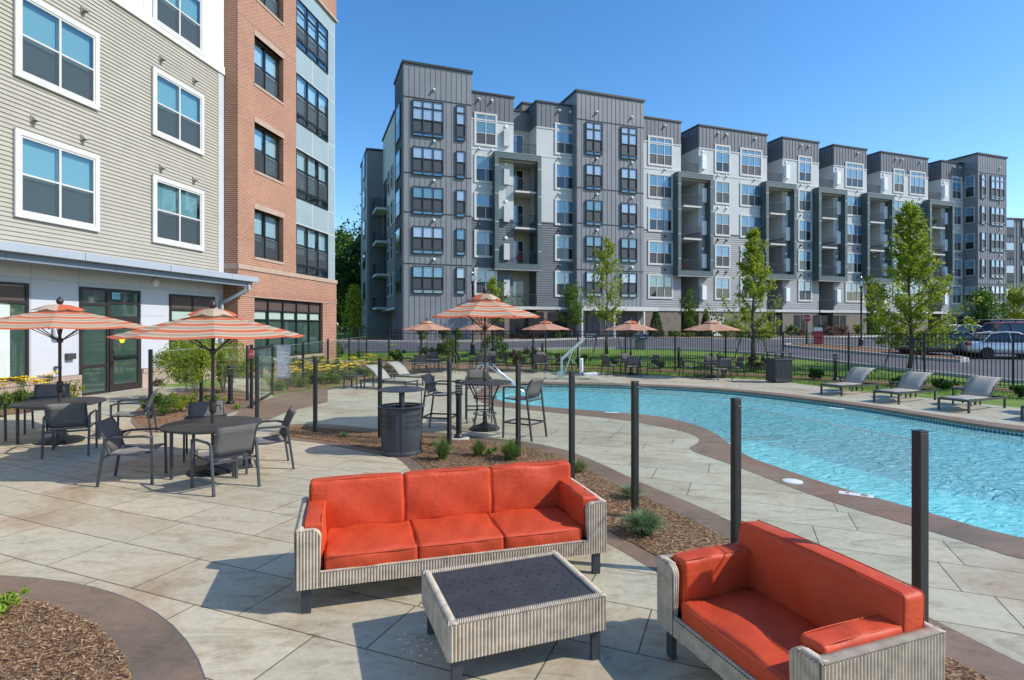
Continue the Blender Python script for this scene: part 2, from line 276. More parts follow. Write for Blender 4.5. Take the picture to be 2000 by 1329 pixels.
# ---------------------------------------------------------------- mesh helpers
class MB:
    def __init__(s): s.bm = bmesh.new(); s.uv = None
    def face(s, pts, uvs=None):
        vs = [s.bm.verts.new(p) for p in pts]
        try: f = s.bm.faces.new(vs)
        except ValueError: return None
        if uvs:
            if s.uv is None: s.uv = s.bm.loops.layers.uv.new('UVMap')
            for lp, u in zip(f.loops, uvs): lp[s.uv].uv = u
        return f
    def box(s, x0, x1, y0, y1, z0, z1):
        v = [s.bm.verts.new(p) for p in ((x0, y0, z0), (x1, y0, z0), (x1, y1, z0), (x0, y1, z0), (x0, y0, z1), (x1, y0, z1), (x1, y1, z1), (x0, y1, z1))]
        for q in ((0, 3, 2, 1), (4, 5, 6, 7), (0, 1, 5, 4), (1, 2, 6, 5), (2, 3, 7, 6), (3, 0, 4, 7)): s.bm.faces.new([v[i] for i in q])
        return s
    def bar(s, a, b, w, d, up=(0, 0, 1)):
        a = Vector(a); b = Vector(b); t = (b - a).normalized(); u = Vector(up)
        if abs(t.dot(u)) > .98: u = Vector((0, 1, 0))
        sx = t.cross(u).normalized(); sy = sx.cross(t).normalized()
        vs = []
        for p in (a, b):
            for i, j in ((-1, -1), (1, -1), (1, 1), (-1, 1)): vs.append(s.bm.verts.new(p + sx * i * w / 2 + sy * j * d / 2))
        for q in ((3, 2, 1, 0), (4, 5, 6, 7), (0, 1, 5, 4), (1, 2, 6, 5), (2, 3, 7, 6), (3, 0, 4, 7)): s.bm.faces.new([vs[i] for i in q])
        return s
    def tube(s, pts, r, n=8, cap=True):
        pts = [Vector(p) for p in pts]; rs = r if isinstance(r, (list, tuple)) else [r] * len(pts)
        rings = []; ref = None
        for i, p in enumerate(pts):
            t = (pts[min(i + 1, len(pts) - 1)] - pts[max(i - 1, 0)]).normalized()
            if ref is None: ref = Vector((0, 0, 1)) if abs(t.z) < .9 else Vector((1, 0, 0))
            a = t.cross(ref).normalized(); b2 = t.cross(a).normalized(); ref = a.cross(t).normalized() if False else ref
            rings.append([s.bm.verts.new(p + (a * math.cos(2 * math.pi * k / n) + b2 * math.sin(2 * math.pi * k / n)) * rs[i]) for k in range(n)])
        for i in range(len(rings) - 1):
            for k in range(n): s.bm.faces.new((rings[i][k], rings[i][(k + 1) % n], rings[i + 1][(k + 1) % n], rings[i + 1][k]))
        if cap:
            s.bm.faces.new(rings[0][::-1]); s.bm.faces.new(rings[-1])
        return s
    def lathe(s, prof, n=16, c=(0, 0), ph=0.0, cap=True):
        rings = [[s.bm.verts.new((c[0] + r * math.cos(ph + 2 * math.pi * k / n), c[1] + r * math.sin(ph + 2 * math.pi * k / n), z)) for k in range(n)] for r, z in prof]
        for i in range(len(rings) - 1):
            for k in range(n): s.bm.faces.new((rings[i][k], rings[i][(k + 1) % n], rings[i + 1][(k + 1) % n], rings[i + 1][k]))
        if cap:
            s.bm.faces.new(rings[0][::-1]); s.bm.faces.new(rings[-1])
        return s
    def prism(s, poly, z0, z1):
        a = [s.bm.verts.new((p[0], p[1], z0)) for p in poly]; b = [s.bm.verts.new((p[0], p[1], z1)) for p in poly]
        s.bm.faces.new(a[::-1]); s.bm.faces.new(b)
        for i in range(len(poly)): j = (i + 1) % len(poly); s.bm.faces.new((a[i], a[j], b[j], b[i]))
        return s
    def prof(s, poly, y0, y1):          # outline in x,z run from y0 to y1
        a = [s.bm.verts.new((p[0], y0, p[1])) for p in poly]; b = [s.bm.verts.new((p[0], y1, p[1])) for p in poly]
        s.bm.faces.new(a); s.bm.faces.new(b[::-1])
        for i in range(len(poly)): j = (i + 1) % len(poly); s.bm.faces.new((a[j], a[i], b[i], b[j]))
        return s
    def build(s, name, m, parent=None, smooth=False, bevel=0, seg=2, angle=None):
        me = bpy.data.meshes.new(name)
        bmesh.ops.recalc_face_normals(s.bm, faces=s.bm.faces)
        s.bm.to_mesh(me); s.bm.free()
        o = bpy.data.objects.new(name, me); C.objects.link(o)
        me.materials.append(M[m] if isinstance(m, str) else m)
        if parent is not None: o.parent = parent
        if smooth:
            for p in me.polygons: p.use_smooth = True
            if angle:
                try: me.set_sharp_from_angle(angle=R(angle))
                except Exception: pass
        if bevel:
            md = o.modifiers.new('b', 'BEVEL'); md.width = bevel; md.segments = seg; md.limit_method = 'ANGLE'
        return o
def box(name, m, x0, x1, y0, y1, z0, z1, parent=None, bevel=0): return MB().box(x0, x1, y0, y1, z0, z1).build(name, m, parent, bevel=bevel)
def tag(o, label=None, cat=None, group=None, kind=None):
    if label: o['label'] = label
    if cat: o['category'] = cat
    if group: o['group'] = group
    if kind: o['kind'] = kind
    return o
def thing(name, label, cat, loc=(0, 0, 0), rz=0.0, group=None):
    o = bpy.data.objects.new(name, None); C.objects.link(o); o.location = loc; o.rotation_euler = (0, 0, rz); o.empty_display_size = .2
    return tag(o, label, cat, group)
def dup(o, parent=None):
    c = o.copy(); C.objects.link(c); c.parent = parent
    for ch in list(o.children): dup(ch, c)
    return c
def place(o, x, y, z=None, rz=0.0, label=None, s=None, group=None):
    o.location = (x, y, G(x, y) if z is None else z); o.rotation_euler = (0, 0, rz)
    if label: o['label'] = label
    if group: o['group'] = group
    if s: o.scale = (s, s, s)
    return o
def structure(o, label=None): o['kind'] = 'structure'; return tag(o, label) if label else o

# ---------------------------------------------------------------- ground height and pixel-to-ground
FENCE = [(-40, 44.0), (-11.6, 36.0), (.47, 29.6), (7.45, 26.9), (14.6, 20.6), (19.0, 16.7), (24, 12.3)]
def fence_y(x):
    for (x0, y0), (x1, y1) in zip(FENCE, FENCE[1:]):
        if x <= x1: return y0 + (y1 - y0) * (x - x0) / (x1 - x0)
    return FENCE[-1][1]
def sst(t): t = max(0, min(1, t)); return t * t * (3 - 2 * t)
def G(x, y):
    s = (y - fence_y(x)) * .85
    a = 1.1 * sst((y - 19) / 31) * sst(s / 5)
    b = .2 * sst((-x - 4.5) / 7) * (1 if y < 60 else 0) * sst(1 - (s + 6) / 8)
    c = .2 * sst((-x - 4.5) / 7) * sst((s + 6) / 8) * (1 - sst(s / 5))
    return a + b + c
def P(px, py, z=None):
    kx, kz = (px - CX) / F, (HY - py) / F
    if z is not None:
        y = (z - H) / kz; return Vector((kx * y, y, z))
    y = 1.0
    while y < 400:
        if H + kz * y <= G(kx * y, y): break
        y += .02 if y < 40 else .1
    return Vector((kx * y, y, G(kx * y, y)))
def XY(pts): return [tuple(P(*p)[:2]) for p in pts]
def sheet(name, m, outer, holes=(), dz=0.0, step=1.5, lim=70, flat=False):
    bm = bmesh.new()
    es = []
    for loop in [outer] + list(holes):
        vs = [bm.verts.new((x, y, 0)) for x, y in loop]
        es += [bm.edges.new((vs[i], vs[(i + 1) % len(vs)])) for i in range(len(vs))]
    bmesh.ops.triangle_fill(bm, edges=es, use_beauty=True, use_dissolve=False, normal=(0, 0, 1))
    if not flat:
        x0 = max(min(p[0] for p in outer), -lim); x1 = min(max(p[0] for p in outer), lim); y0 = max(min(p[1] for p in outer), -8); y1 = min(max(p[1] for p in outer), 75)
        k = math.ceil(x0 / step)
        while k * step < x1:
            bmesh.ops.bisect_plane(bm, geom=bm.verts[:] + bm.edges[:] + bm.faces[:], plane_co=(k * step, 0, 0), plane_no=(1, 0, 0)); k += 1
        k = math.ceil(y0 / step)
        while k * step < y1:
            bmesh.ops.bisect_plane(bm, geom=bm.verts[:] + bm.edges[:] + bm.faces[:], plane_co=(0, k * step, 0), plane_no=(0, 1, 0)); k += 1
    for v in bm.verts: v.co.z = (0 if flat else G(v.co.x, v.co.y)) + dz
    for f in bm.faces:
        if f.normal.z < 0: f.normal_flip()
    me = bpy.data.meshes.new(name); bm.normal_update()
    for f in bm.faces:
        if f.normal.z < 0: f.normal_flip()
    bm.to_mesh(me); bm.free()
    o = bpy.data.objects.new(name, me); C.objects.link(o); me.materials.append(M[m]); o['kind'] = 'structure'
    return o
def smooth_loop(pts, it=2, closed=True):
    for _ in range(it):
        q = []; n_ = len(pts)
        rng = range(n_ if closed else n_ - 1)
        if not closed: q.append(pts[0])
        for i in rng:
            a, b = pts[i], pts[(i + 1) % n_]
            q.append((a[0] * .75 + b[0] * .25, a[1] * .75 + b[1] * .25)); q.append((a[0] * .25 + b[0] * .75, a[1] * .25 + b[1] * .75))
        if not closed: q.append(pts[-1])
        pts = q
    return pts

# ---------------------------------------------------------------- ground, pool, deck, road
WZ = -.13
near_edge = [P(x, y)[:2] for x, y in ((966, 781), (1028, 792), (1122, 800), (1233, 808), (1290, 814), (1345, 826), (1400, 846), (1448, 889), (1532, 918), (1640, 954), (1776, 991), (1996, 1057))]
near_edge = [tuple(p) for p in near_edge] + [(6.4, 4.9), (8.5, 3.6)]
far_edge = [tuple(P(x, y)[:2]) for x, y in ((1990, 842), (1802, 812), (1685, 793), (1550, 776), (1437, 763.5), (1340, 757), (1248, 753.5), (1100, 750), (1010, 750), (975, 757), (958, 770))]
far_edge = [(13.9, 5.8), (12.6, 9.0)] + far_edge
pool = smooth_loop(near_edge + [(11.5, 3.2), (13.6, 4.2)] + far_edge, 2)
coping_o = smooth_loop([tuple(P(x, y)[:2]) for x, y in ((925, 776), (950, 793), (1020, 800), (1110, 810), (1200, 818), (1290, 834), (1345, 846), (1368, 857), (1362, 868), (1338, 878), (1424, 906), (1500, 936), (1570, 962), (1640, 987), (1776, 1027), (1900, 1064), (2010, 1100))] + [(6.1, 4.3), (8.3, 3.0), (11.7, 2.5), (14.2, 3.6), (14.6, 5.8), (13.2, 9.2)] +
    [tuple(P(x, y)[:2]) for x, y in ((2010, 836), (1802, 806), (1685, 788), (1550, 771), (1437, 760), (1340, 754), (1248, 750), (1100, 746.5), (1005, 746), (955, 752), (932, 764))], 2)
def insane(poly):  # polygon area sign
    return sum(poly[i][0] * poly[(i + 1) % len(poly)][1] - poly[(i + 1) % len(poly)][0] * poly[i][1] for i in range(len(poly)))
BIG = [(-600, -200), (700, -200), (700, 1500), (-600, 1500)]
deck = [(-30, -12), (26, -12), (24, 3), (20.5, 9.5), (15.6, 13.0)] + [tuple(P(x, y)[:2]) for x, y in ((2000, 798), (1780, 775), (1659, 763), (1600, 755), (1505, 743), (1408, 739), (1270, 733), (1190, 729.5), (1040, 725), (860, 722), (790, 728), (740, 737), (700, 746), (640, 757), (533, 775), (520, 745), (505, 733), (440, 738), (425, 757), (330, 756))] + [(-22, 22)]
deck_s = deck
lawn = sheet('lawn', 'lawn', BIG, [deck_s], dz=0.0, step=1.5)
pd = sheet('pool_deck', 'stamped_grey', deck_s, [coping_o], dz=0.0, step=1.5)
# coping: outer loop minus pool hole, with thickness down to the water
cp = sheet('pool_coping', 'stamped_brown', coping_o, [pool], dz=.004, flat=True)
bm = bmesh.new(); 
mb = MB()
def wallstrip(mb, loop, z0, z1, uvs=True):
    u = 0
    for i in range(len(loop)):
        a, b = loop[i], loop[(i + 1) % len(loop)]; d = math.dist(a, b)
        mb.face([(a[0], a[1], z0), (b[0], b[1], z0), (b[0], b[1], z1), (a[0], a[1], z1)], [(u, z0), (u + d, z0), (u + d, z1), (u, z1)]); u += d
wallstrip(mb, pool, -.05, .004); structure(mb.build('pool_coping_edge', 'stamped_brown'))
mb = MB(); wallstrip(mb, pool, -.3, -.05); structure(mb.build('pool_tile_band', 'pool_tile'))
mb = MB(); wallstrip(mb, pool, -1.3, -.3); structure(mb.build('pool_wall', 'pool_wall'))
sheet('pool_floor', 'pool_floor', pool, dz=-1.3, flat=True)
sheet('pool_water', 'water', pool, dz=WZ, flat=True)
mb = MB()
a, b = P(1450, 862, -1.29), P(1790, 835, -1.29)
structure(mb.bar((a.x - 1.5, a.y + .1, -1.27), (b.x + 2, b.y - .3, -1.27), .6, .02).build('pool_floor_line', 'pool_line'))
# steps at the shallow end
mb = MB()
c0 = P(985, 772)
for k in range(3): mb.lathe([(1.0 + .42 * k, -1.25), (1.0 + .42 * k, -.32 - .27 * k)], 28, (c0.x - .1, c0.y - .1))
stp = mb.build('pool_steps', 'pool_floor'); structure(stp)

# road
near_curb = [tuple(P(x, y)[:2]) for x, y in ((500, 694), (650, 690), (850, 688), (1000, 685), (1132, 682.5), (1247, 682.5), (1362, 686), (1437, 690), (1500, 695), (1560, 701.5), (1650, 711), (1780, 727), (1900, 739), (2000, 751))] + [(31, 12.5), (50, -5)]
far_curb = [tuple(P(x, y)[:2]) for x, y in ((500, 671), (700, 670), (850, 669.5), (1040, 667), (1132, 663.5), (1201, 662), (1290, 663), (1430, 664), (1560, 662.5), (1660, 660), (1747, 657))]
near_curb = smooth_loop(near_curb, 1, False); far_curb = smooth_loop(far_curb, 1, False)
road_poly = near_curb + [(110, -5), (110, 75), (80, 78), (54, 66), (42, 59)] + far_curb[::-1]
sheet('road', 'asphalt', road_poly, dz=.012, step=1.5, lim=110)
def kerb(name, line, w, h, m='kerb'):
    mb = MB(); L = []
    pts = []
    for i in range(len(line) - 1):
        a, b = line[i], line[i + 1]; n_ = max(1, int(math.dist(a, b) / 1.2))
        for k in range(n_): pts.append((a[0] + (b[0] - a[0]) * k / n_, a[1] + (b[1] - a[1]) * k / n_))
    pts.append(line[-1]); rows = []
    for i, p in enumerate(pts):
        a = pts[max(0, i - 1)]; b = pts[min(len(pts) - 1, i + 1)]; dx, dy = b[0] - a[0], b[1] - a[1]; d = math.hypot(dx, dy); nx, ny = -dy / d, dx / d
        g = G(*p)
        rows.append([mb.bm.verts.new((p[0] + nx * s * w / 2, p[1] + ny * s * w / 2, g + z)) for s, z in ((-1, -.1), (-1, h), (1, h), (1, -.1))])
    for a, b in zip(rows, rows[1:]):
        for k in range(3): mb.bm.faces.new((a[k], a[k + 1], b[k + 1], b[k]))
    return structure(mb.build(name, m))
kerb('kerb', near_curb[:-1], .22, .13)
kerb('kerb', far_curb, .22, .13)
# pavement beyond the road, then foundation bed
side = [(p[0] + .1, p[1] + .35) for p in far_curb]; side2 = [(p[0] - .2, p[1] + 1.7) for p in far_curb]
sheet('pavement', 'kerb', side + side2[::-1], dz=.05, step=1.5)
sheet('foundation_bed', 'mulch', [(p[0] - .2, p[1] + 1.72) for p in far_curb[2:]] + [(p[0] - .4, p[1] + 7) for p in far_curb[2:]][::-1], dz=.03, step=1.5)
# median island in the road
isl = smooth_loop([tuple(P(x, y)[:2]) for x, y in ((1530, 677), (1560, 681), (1640, 688), (1740, 697), (1840, 706), (1884, 709), (1886, 703), (1790, 692), (1700, 683), (1620, 676.5), (1550, 674))], 1)
kerb('island_kerb', isl + [isl[0]], .3, .16, 'kerb')
sheet('island_bed', 'mulch', isl, dz=.12, step=1.5)
for a_, b_ in (((14, 38), (17.5, 36.2)), ((21, 43), (25, 42))):
    structure(MB().bar((a_[0], a_[1], G(*a_) + .03), (b_[0], b_[1], G(*b_) + .03), .12, .006).build('road_marking', 'sign_white'))

# brown border bands and mulch beds (layers above the deck)
def offs(line, d):
    out = []
    for i, p in enumerate(line):
        a = line[max(0, i - 1)]; b = line[min(len(line) - 1, i + 1)]; dx, dy = b[0] - a[0], b[1] - a[1]; L_ = math.hypot(dx, dy) or 1
        out.append((p[0] - dy / L_ * d, p[1] + dx / L_ * d))
    return out
bed_far = [(548, 838), (585, 834), (640, 837), (730, 847), (833, 852), (950, 864), (1060, 880), (1130, 910), (1200, 948), (1320, 1000), (1424, 1056), (1600, 1150), (1826, 1272), (1990, 1362)]
bed_near = [(1880, 1420), (1500, 1215), (1276, 1084), (1200, 1044), (1100, 992), (1000, 962), (900, 942), (836, 925), (818, 903), (790, 888), (730, 880), (650, 863), (575, 856), (545, 846)]
BEDF = smooth_loop(XY(bed_far), 1, False); BEDN = smooth_loop(XY(bed_near), 1, False)
sheet('garden_border', 'stamped_brown', offs(BEDF, .38)[::1] + offs(BEDF, .0)[::-1], dz=.006, step=1.5)
sheet('garden_border', 'stamped_brown', offs(BEDN, .22) + offs(BEDN, .0)[::-1], dz=.006, step=1.5)
MAINBED = BEDF + BEDN
sheet('planting_bed', 'mulch', MAINBED, dz=.012, step=1.5)
# the patio side wears a warmer stain: overlay sheet to the left/front of the bed
PATIO = [(-28, -10), (26, -10), (3.2, 1.0)] + offs(BEDN, .22)[:-1] + XY([(520, 852), (440, 848), (330, 846), (262, 838), (180, 800), (150, 800), (0, 815)]) + [(-20, 13)]
sheet('patio', 'stamped_patio', PATIO, dz=.004, step=1.5)
# bottom-left round bed
cen = None
pa, pb, pc = [P(*q) for q in ((0, 1127), (230, 1165), (398, 1329))]
def circ(a, b, c):
    ax, ay, bx, by, cx, cy = a[0], a[1], b[0], b[1], c[0], c[1]; d = 2 * (ax * (by - cy) + bx * (cy - ay) + cx * (ay - by))
    ux = ((ax * ax + ay * ay) * (by - cy) + (bx * bx + by * by) * (cy - ay) + (cx * cx + cy * cy) * (ay - by)) / d
    uy = ((ax * ax + ay * ay) * (cx - bx) + (bx * bx + by * by) * (ax - cx) + (cx * cx + cy * cy) * (bx - ax)) / d
    return ux, uy, math.hypot(ax - ux, ay - uy)
cx_, cy_, cr_ = circ(pa, pb, pc)
pa, pb, pc = [P(*q) for q in ((0, 1167), (150, 1206), (258, 1329))]
ix_, iy_, ir_ = circ(pa, pb, pc)
ring = [(cx_ + cr_ * math.cos(2 * math.pi * k / 72), cy_ + cr_ * math.sin(2 * math.pi * k / 72)) for k in range(72)]
ringi = [(ix_ + ir_ * math.cos(2 * math.pi * k / 72), iy_ + ir_ * math.sin(2 * math.pi * k / 72)) for k in range(72)]
sheet('garden_border', 'stamped_brown', ring, dz=.009, step=1.5)
ringj = [(cx_ + (cr_ + .012) * math.cos(2 * math.pi * k / 72), cy_ + (cr_ + .012) * math.sin(2 * math.pi * k / 72)) for k in range(72)]
sheet('garden_border_joint', 'joint_dark', ringj, dz=.006, step=1.5)
sheet('planting_bed', 'mulch', ringi, dz=.013, step=1.5)
print('ring', cx_, cy_, cr_, ix_, iy_, ir_)
# beds by the left building and the day-lily bed
BED_L = XY([(0, 812), (60, 806), (110, 782), (152, 768), (152, 757), (100, 752), (-60, 752), (-60, 812)])
sheet('planting_bed', 'mulch', BED_L, dz=.012)
BED_S = smooth_loop(XY([(258, 815), (285, 792), (330, 775), (420, 758), (462, 764), (480, 778), (470, 792), (430, 803), (405, 818), (330, 838), (285, 838)]), 1)
sheet('garden_border', 'stamped_brown', smooth_loop(XY([(250, 818), (280, 788), (330, 771), (420, 753), (475, 762), (500, 778), (490, 797), (440, 810), (415, 826), (335, 846), (275, 846)]), 1), dz=.008)
sheet('planting_bed', 'mulch', BED_S, dz=.013)
LILY = XY([(533, 771), (590, 763), (640, 755), (700, 744), (745, 735), (800, 727), (870, 721), (1040, 724), (1040, 714), (900, 708), (800, 704), (680, 704), (640, 715), (560, 735), (528, 745)])
sheet('planting_bed', 'mulch', LILY, dz=.012)
l1 = XY([(533, 773), (590, 765), (640, 757), (700, 746), (745, 737), (800, 729), (870, 723)])
sheet('garden_border', 'stamped_brown', l1 + offs(l1, -.45)[::-1], dz=.006)
gp = XY([(470, 800), (535, 776), (640, 762), (640, 786), (560, 806), (505, 830), (440, 832)])
sheet('garden_border', 'stamped_brown', gp, dz=.0065)
# mulch strip along the black fence
FL = [(x, fence_y(x)) for x in [0, 1, 2, 3, 4, 5, 6, 7, 7.45, 8, 9, 10, 11, 12, 13, 14, 14.6, 16, 17, 18, 19]]
sheet('planting_bed', 'mulch', [(x - .25, y - 1.15) for x, y in FL] + [(x + .2, y + .45) for x, y in FL[::-1]], dz=.01)
# ================================================================ BUILDINGS
class Facade:
    """frame of a facade: local x along the wall, local -y outward, z up"""
    def __init__(s, ox, oy, ang, root): s.o = (ox, oy); s.ca, s.sa = math.cos(ang), math.sin(ang); s.root = root
    def t(s, px, o=0.0):
        k = (px - CX) / F
        # X = ox + t ca + o sa ; Y = oy + t sa - o ca
        return (k * (s.o[1] - o * s.ca) - s.o[0] - o * s.sa) / (s.ca - k * s.sa)
    def z(s, px, py, o=0.0):
        t = s.t(px, o); Y = s.o[1] + t * s.sa - o * s.ca
        return H + (HY - py) * Y / F
def window(root, x0, x1, z0, z1, o, cols, mframe, mup, mlow, split=.5, trans=0, low=0, trim=0, mtrim=None, fw=.055, name='window', mid=None, d=.05, deep=None):
    """a window: frame with mullions, child glass (upper sash), child lower sash, optional trim boards. Outward is -y; o = wall plane offset"""
    fb = MB(); y1 = -o; y0 = -o - d
    if trim:
        tb = MB()
        tb.box(x0 - trim, x0, y0, y1, z0 - trim, z1 + trim); tb.box(x1, x1 + trim, y0, y1, z0 - trim, z1 + trim)
        tb.box(x0, x1, y0, y1, z1, z1 + trim); tb.box(x0, x1, y0, y1, z0 - trim, z0)
        yo = y0 + .02
    else: yo = y0
    a = fw
    fb.box(x0, x0 + a, yo, y1, z0, z1); fb.box(x1 - a, x1, yo, y1, z0, z1); fb.box(x0 + a, x1 - a, yo, y1, z1 - a, z1); fb.box(x0 + a, x1 - a, yo, y1, z0, z0 + a)
    zi0, zi1 = z0 + a, z1 - a
    if low: fb.box(x0 + a, x1 - a, yo + .004, y1, z0 + low - a, z0 + low + a); zb = z0 + low + a
    else: zb = zi0
    if trans: fb.box(x0 + a, x1 - a, yo + .004, y1, z1 - trans - a * .7, z1 - trans + a * .7); zt = z1 - trans - a
    else: zt = zi1
    zm = zb + (zt - zb) * split
    fb.box(x0 + a, x1 - a, yo + .008, y1, zm - a * .45, zm + a * .45)
    wd = (x1 - x0) / cols
    for k in range(1, cols): fb.box(x0 + wd * k - a * .6, x0 + wd * k + a * .6, yo - .002, y1, zi0, zi1)
    f = fb.build(name, mframe, root)
    if trim: tb.build('window_trim', mtrim or 'trim_white', f)
    yg = y1 - .018
    if deep:
        # real depth: glass in front, blind (or dark room) well behind it, insect screen over the lower sash
        yb = y1 + .13; ym = y0 + .035
        MB().box(x0 + a * .5, x1 - a * .5, yb, yb + .01, z0, z1).build('room', 'room_dark', f)
        wp = (x1 - x0) / cols
        for k in range(cols):
            q0, q1 = x0 + wp * k + .02, x0 + wp * (k + 1) - .02; drop = deep[1][k % len(deep[1])]
            if drop > 0: MB().box(q0, q1, yb - .03, yb - .025, z1 - (z1 - z0) * drop, z1 - .01).build('blind', deep[0], f)
            MB().box(q0 - .02, q0 + .0, y1, yb, z0, z1).build('jamb', mframe, f)
        MB().box(x0 + a, x1 - a, ym, ym + .004, zm, zi1).build('glass', 'window_glass', f)
        MB().box(x0 + a, x1 - a, ym + .008, ym + .012, zi0, zm).build('glass', 'window_glass', f)
        MB().box(x0 + a, x1 - a, ym + .001, ym + .004, zb, zm).build('insect_screen', 'screen_mesh', f)
        return f
    g = MB(); g.box(x0 + a, x1 - a, yg, y1 - .004, zm, zi1)
    g.build('glass', mup, f)
    if low: MB().box(x0 + a, x1 - a, yg, y1 - .004, zi0, zb - a * 2).build('lower_light', 'glass_sky', f)
    MB().box(x0 + a, x1 - a, yg + .002, y1 - .004, zb, zm).build('lower_sash', mlow, f)
    return f
def vent(root, x, z, o, m='white_plastic', s=1.0, name='wall_vent'):
    mb = MB(); y = -o
    mb.box(x - .06 * s, x + .06 * s, y - .02, y, z - .08 * s, z + .08 * s)
    mb.face([(x - .05 * s, y - .02, z + .07 * s), (x + .05 * s, y - .02, z + .07 * s), (x + .05 * s, y - .16 * s, z - .05 * s), (x - .05 * s, y - .16 * s, z - .05 * s)])
    for q in (-1, 1): mb.face([(x + q * .05 * s, y - .02, z + .07 * s), (x + q * .05 * s, y - .16 * s, z - .05 * s), (x + q * .05 * s, y - .02, z - .05 * s)])
    return mb.build(name, m, root)
def laps(root, x0, x1, z0, z1, o, pitch, lip, m, name='siding_wall', holes=()):
    mb = MB(); n_ = max(1, round((z1 - z0) / pitch)); p = (z1 - z0) / n_
    for k in range(n_):
        a, b = z0 + k * p, z0 + (k + 1) * p
        cuts = sorted((h0, h1) for h0, h1, g0, g1 in holes if g0 < a + p * .5 < g1); xs = x0; sp = []
        for h0, h1 in cuts: sp.append((xs, h0)); xs = h1
        sp.append((xs, x1))
        for u0, u1 in sp:
            mb.face([(u0, -o - lip, a), (u1, -o - lip, a), (u1, -o, b), (u0, -o, b)])
            mb.face([(u0, -o, a), (u1, -o, a), (u1, -o - lip, a), (u0, -o - lip, a)])
    return mb.build(name, m, root)
def ribs(root, x0, x1, z0, z1, o, pitch, m, y_dir=None, name='metal_cladding', d=.028):
    mb = MB(); mb.box(x0, x1, -o, -o + .2, z0, z1)
    x = x0 + .06
    while x < x1 - .04: mb.box(x, x + .035, -o - d, -o, z0 + .01, z1 - .01); x += pitch
    return mb.build(name, m, root)

# ---------------------------------------------------------------- left building
angL = math.atan2(.988, .1527)
LB = thing('apartment_building', 'beige sided and red brick apartment block filling the left side', 'building', (-14.3, 0, 0), angL)
fl = Facade(-14.3, 0, angL, LB)
TL0, TC, TE, OB = 4.0, 21.7, 29.8, .6
tw = TC
box('wall', 'panel_lavender', TL0, TC - .02, 0, .3, .8, 4.0, LB)
MB().box(TL0, TC - .02, .22, 12, 4.0, 22).build('wall_core', 'siding_beige', LB)
WH = []
for base in (0, 1, 2):
    for q0, q1 in ((24, 190), (294.5, 395)): WH.append((fl.t(q0) + .14, fl.t(q1) - .14, 4.95 + base * 3.445 + (.12 if base == 2 and q0 > 200 else 0), 6.84 + base * 3.445))
laps(LB, TL0, TC - .32, 4.0, 11.66, -.008, .112, .026, 'siding_beige', holes=WH)
box('corner_board', 'panel_lavender', TC - .32, TC - .02, -.03, .0, 4.0, 11.66, LB)
mb = MB(); h1_, h2_ = WH[4], WH[5]
mb.box(TL0, TC - .02, -.035, 0, h1_[3], 22); mb.box(TL0, h1_[0], -.035, 0, 11.95, h1_[3]); mb.box(h1_[1], h2_[0], -.035, 0, 11.95, h1_[3]); mb.box(h2_[1], TC - .02, -.035, 0, 11.95, h1_[3])
mb.build('white_panel', 'panel_white', LB)
box('trim_band', 'panel_white', TL0, TC - .02, -.08, 0, 11.66, 11.95, LB)
for t_ in (9.5, 13.0, 17.85, 21.0): MB().box(t_, t_ + .02, -.04, -.035, 11.96, 22).build('panel_joint', 'kerb', LB)
# ground floor panels, joints, concrete base
for t_ in (6, 8.6, 11.2, 14.33, 15.66, 17.78, 20.4): MB().box(t_, t_ + .02, -.004, 0, .8, 4.0).build('panel_joint', 'fascia_blue', LB)
MB().box(TL0, TC - .02, -.006, 0, 3.32, 3.34).build('panel_joint', 'fascia_blue', LB)
for a_, b_ in ((14.33, 15.66), (17.78, 18.75)): MB().box(a_, b_, -.005, 0, 2.45, 2.465).build('panel_joint', 'fascia_blue', LB)
mb = MB(); mb.box(TL0, 14.42 + 1.28, -.06, .3, -.1, .76); mb.box(17.78, TC - .02, -.06, .3, -.1, .76); mb.box(TL0, 15.68, -.085, .3, .66, .79); mb.box(17.8, TC - .02, -.085, .3, .66, .79)
mb.build('concrete_base', 'concrete_base', LB)
# grey eaves over the ground floor
mb = MB(); mb.prof([], 0, 0) if False else None
roof = MB(); roof.box(TL0, 22.1, -1.2, -.02, 3.8, 4.0); roof.build('eaves', 'fascia_blue', LB, bevel=.01)
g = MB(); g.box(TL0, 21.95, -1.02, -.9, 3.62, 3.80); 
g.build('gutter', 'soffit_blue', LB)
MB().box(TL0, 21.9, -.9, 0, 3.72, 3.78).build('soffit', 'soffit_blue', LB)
for t_ in (6, 8.9, 11.8, 14.7, 17.6, 20.5):
    MB().box(t_, t_ + .012, -1.205, -1.2, 3.8, 4.0).build('panel_joint', 'joint_dark', LB); MB().box(t_ + 1.1, t_ + 1.115, -1.024, -1.02, 3.63, 3.79).build('panel_joint', 'joint_dark', LB)
dsp = MB(); dsp.bar((21.75, -1.0, 3.75), (21.75, -1.0, 3.5), .12, .1); dsp.bar((21.75, -1.0, 3.52), (21.45, -.12, 3.0), .12, .1, (1, 0, 0)); dsp.bar((21.45, -.1, 3.05), (21.45, -.1, .3), .12, .1, (0, 1, 0))
dsp.build('downspout', 'fascia_blue', LB)
